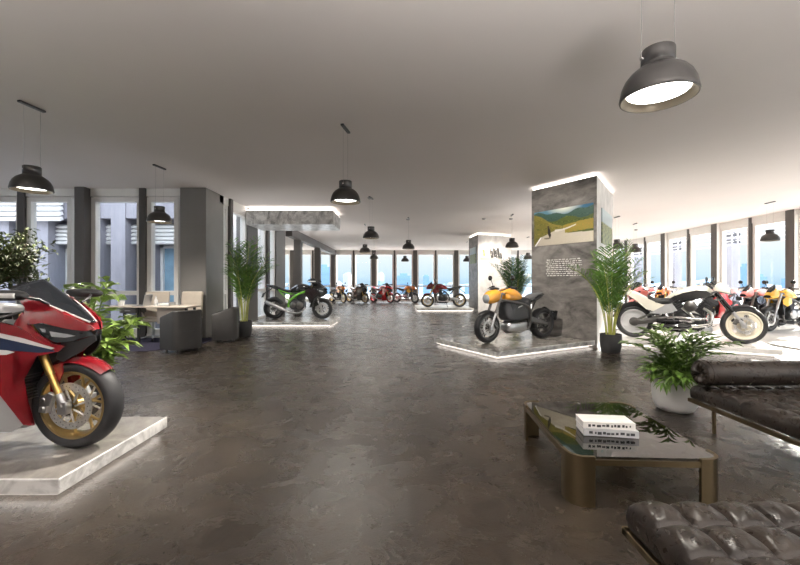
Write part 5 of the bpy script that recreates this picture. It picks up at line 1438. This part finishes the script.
def bike(kind, label, front, rear, z, C, group, scale=None, **kw):
    """front and rear: floor points under the two axles"""
    f, r = Vector(front), Vector(rear); d = f-r; wb = {'sport': 1.41, 'naked': 1.44, 'electric': 1.49, 'cruiser': 1.68}[kind]
    s = scale or d.length/wb; c = (f+r)/2
    t = thing('motorcycle', label, 'motorcycle', (c.x, c.y, z), math.atan2(d.y, d.x), group, s)
    if kind == 'sport': sport(t, C, wb, **kw)
    elif kind == 'naked': naked(t, C, wb, **kw)
    elif kind == 'electric': naked(t, C, wb, electric=True, **kw)
    else: cruiser(t, C, wb)
    return t
G = 'motorcycles on display'
def at(front, ang, L):
    """rear point from a front point, heading angle in degrees and wheelbase"""
    a = math.radians(ang); return (front[0]-L*math.cos(a), front[1]-L*math.sin(a))
# red racer on the left platform
bike('sport', 'red racing motorcycle with navy and white stripes and gold wheels at left', (-2.45, 2.975), at((-2.45, 2.975), -3, 1.48), .15,
     dict(body='red', rim='goldrim', fork='gold', forklow='gold', fender='red', stripe=True, RF=.316, tw=.15, belly='greybelly', frame='black', tank='greybelly', tail='red'), G, hero=True)
# amber electric bike on the podium
bike('electric', 'amber and black motorcycle on the podium in front of the dark picture pillar', (1.80, 8.06), (3.20, 8.84), .15,
     dict(body='amber', rim='steel', fork='steel', forklow='alu', fender='black', tail='carbon', seat='seatgrey', frame='steel', wstyle='twin'), G)
# cream cruiser
bike('cruiser', 'cream and black cruiser motorcycle with cream wheels on the pale platform', (7.0, 7.95), (5.36, 8.93), .15,
     dict(body='cream', rim='creamrim', rim2='silverrim'), G)
# black and green racer under the canopy
bike('sport', 'black motorcycle with a bright green frame under the marble canopy', (-2.66, 13.35), (-4.30, 13.35), .15,
     dict(body='gloss', rim='black', fork='steel', forklow='alu', fender='carbon', frame='green', tank='gloss', tail='gloss', trim='steel', muffler='alu', swing='steel', belly='black', open=True), G)
# dark red bike on the far platform
bike('naked', 'dark red and black motorcycle on the pale platform at the far pillar', (1.40, 19.8), (3.02, 19.8), .15,
     dict(body='red', rim='goldrim', fork='gold', fender='red', frame='black', tail='black', muffler='chrome', swing='alu', shroud='red', cover='motor', wstyle='spoke'), G, lite=True)
# row at the far windows
Y0 = 27.0
for (px, kind, lab, ang, C) in (
    (338, 'naked', 'orange and black motorcycle, leftmost of the row at the far windows', -52, dict(body='orange', rim='goldrim', fork='gold', fender='black', frame='black', tail='black')),
    (357.5, 'sport', 'black motorcycle with gold wheels in the row at the far windows', -42, dict(body='carbon', rim='goldrim', fork='gold', fender='black', frame='alu', tank='gloss', tail='whitepaint', trim='steel')),
    (382, 'sport', 'red racing motorcycle in the row at the far windows', -42, dict(body='redbright', rim='redbright', fork='gold', fender='redbright', frame='black', trim='red')),
    (406, 'naked', 'orange topped motorcycle with dark wheels, rightmost of the row at the far windows', -40, dict(body='orange', rim='steel', fork='steel', fender='black', frame='steel', tail='black', shroud='yellow'))):
    X = (px-400)/F*Y0; a = math.radians(ang); f_ = (X+.8*math.cos(a), Y0+.8*math.sin(a))
    bike(kind, lab, f_, at(f_, ang, 1.6), 0, C, G, lite=True)
# row along the right windows
for (kind, lab, f_, ang, C) in (
    ('naked', 'yellow and black motorcycle at the right edge behind the cream cruiser', (10.30, 10.9), 196, dict(body='yellow', rim='steel', fork='alu', fender='black', frame='steel', tail='black', cover='alu', shroud='yellow')),
    ('sport', 'bright red motorcycle partly hidden by the front wheel of the cream cruiser', (10.05, 12.75), 206, dict(body='redbright', rim='redbright', fork='steel', fender='redbright', frame='black', trim='red', tail='pink', tank='pink')),
    ('naked', 'rose and grey motorcycle between the bright red and the yellow one by the right windows', (10.5, 11.9), 197, dict(body='pink', rim='steel', fork='steel', fender='black', frame='steel', seat='seatgrey', tail='greybelly', shroud='navy')),
    ('naked', 'orange motorcycle seen above the seat of the cream cruiser', (9.55, 14.35), 222, dict(body='orange', rim='steel', fork='gold', fender='black', frame='steel', tail='black')),
    ('sport', 'rose red motorcycle seen above the tail of the cream cruiser', (8.95, 15.0), 214, dict(body='pink', rim='black', fork='steel', fender='pink', frame='black', trim='red', tank='pink', tail='redbright'))):
    bike(kind, lab, f_, at(f_, ang, 1.62), .035, C, G, lite=True)
#@@LIGHT
# ------------------------------------------------------------------ sky, sun, camera
w = bpy.data.worlds.new('World'); SC.world = w; w.use_nodes = True; nt = w.node_tree; nt.nodes.clear()
out = nt.nodes.new('ShaderNodeOutputWorld'); bg = nt.nodes.new('ShaderNodeBackground')
tc = nt.nodes.new('ShaderNodeTexCoord'); sp = nt.nodes.new('ShaderNodeSeparateXYZ')
nt.links.new(tc.outputs['Generated'], sp.inputs[0])
rp = nt.nodes.new('ShaderNodeValToRGB'); e = rp.color_ramp.elements
mp = nt.nodes.new('ShaderNodeMapRange'); mp.inputs['From Min'].default_value = -.1; mp.inputs['From Max'].default_value = .6
nt.links.new(sp.outputs['Z'], mp.inputs['Value']); nt.links.new(mp.outputs[0], rp.inputs['Fac'])
stops = [(0, (.26, .40, .52)), (.143, (.36, .50, .61)), (.165, (.46, .58, .66)), (.24, (.62, .66, .67)), (.36, (.72, .72, .71)), (1, (.80, .86, .95))]
while len(e) < len(stops): e.new(.5)
for i, (p, c) in enumerate(stops): e[i].position = p; e[i].color = (*c, 1)
st = nt.nodes.new('ShaderNodeMapRange'); st.inputs['From Min'].default_value = .12; st.inputs['From Max'].default_value = .6; st.inputs['To Min'].default_value = .90; st.inputs['To Max'].default_value = 4.4
nt.links.new(sp.outputs['Z'], st.inputs['Value']); nt.links.new(st.outputs[0], bg.inputs['Strength'])
nt.links.new(rp.outputs[0], bg.inputs['Color']); nt.links.new(bg.outputs[0], out.inputs['Surface'])
sd = bpy.data.lights.new('sun', 'SUN'); sd.energy = 15.0; sd.angle = math.radians(1.5); sd.color = (1, .93, .83)
so = bpy.data.objects.new('sun', sd); COL.objects.link(so)
el, az = math.radians(16), math.radians(38)     # from the right and ahead
dirv = Vector((math.cos(el)*math.cos(az), math.cos(el)*math.sin(az), math.sin(el)))
so.rotation_euler = dirv.to_track_quat('Z', 'Y').to_euler(); so.location = (20, 20, 12)
def spot(loc, target, energy, size=50, col=(1, .94, .85), blend=.6, rad=.08):  # added spots without fixtures, brightening floor and displays
    l = bpy.data.lights.new('unseen_spot', 'SPOT'); l.energy = energy; l.spot_size = math.radians(size); l.spot_blend = blend; l.color = col; l.shadow_soft_size = rad
    o = bpy.data.objects.new('unseen_spot', l); COL.objects.link(o); o.location = loc
    o.rotation_euler = (Vector(loc)-Vector(target)).to_track_quat('Z', 'Y').to_euler()
spot((-.4, 4.9, 3.75), (-2.7, 3.0, .3), 800, 50, rad=.05)
spot((3.6, 6.2, 3.75), (2.9, 5.2, 0), 300, 60, (1, .90, .76), 1)
spot((1.0, 6.6, 3.75), (3.2, 9.0, 1.6), 420, 75)
spot((5.6, 5.9, 3.75), (6.2, 8.4, .6), 420, 60)
spot((-2.6, 11.4, 3.75), (-3.4, 13.2, .4), 160, 60)
spot((4.6, 16.6, 3.75), (4.6, 19, 1.8), 420, 70)
def ceiling_fill(loc, energy, size=140):
    """uplighter added unseen to brighten the ceiling, behind the viewer or behind columns and pillars"""
    l = bpy.data.lights.new('ceiling_fill_light', 'SPOT'); l.energy = energy; l.spot_size = math.radians(size); l.spot_blend = .9; l.color = (1, .985, .965); l.shadow_soft_size = .7
    o = bpy.data.objects.new('ceiling_fill_light', l); COL.objects.link(o); o.location = loc; o.rotation_euler = (PI, 0, 0)
ceiling_fill((-4.4, 11.6, .4), 80, 150); ceiling_fill((4.9, 12.6, .4), 130, 150); ceiling_fill((-3.4, 17.5, .4), 150, 150)  # unseen fill lights, added because the ceiling stayed too dark
ceiling_fill((-5, -1.0, .9), 980); ceiling_fill((1, -1.0, .9), 1450); ceiling_fill((6.5, -1.0, .9), 1150)
cd = bpy.data.cameras.new('camera'); cam = bpy.data.objects.new('camera', cd); COL.objects.link(cam)
cam.location = (0, 0, H); cam.rotation_euler = (PI/2, 0, 0)
cd.sensor_width = 36; cd.sensor_fit = 'HORIZONTAL'; cd.lens = F/800*36; cd.clip_end = 20000; cd.clip_start = .05
SC.camera = cam
vs = SC.view_settings; vs.view_transform = 'Standard'; vs.look = 'None'; vs.gamma = 1; vs.use_curve_mapping = False
vs.exposure = 0.84
SC.cycles.use_denoising = True
SC.cycles.max_bounces = 10; SC.cycles.diffuse_bounces = 5; SC.cycles.glossy_bounces = 4; SC.cycles.transparent_max_bounces = 16
SC.cycles.sample_clamp_indirect = 6
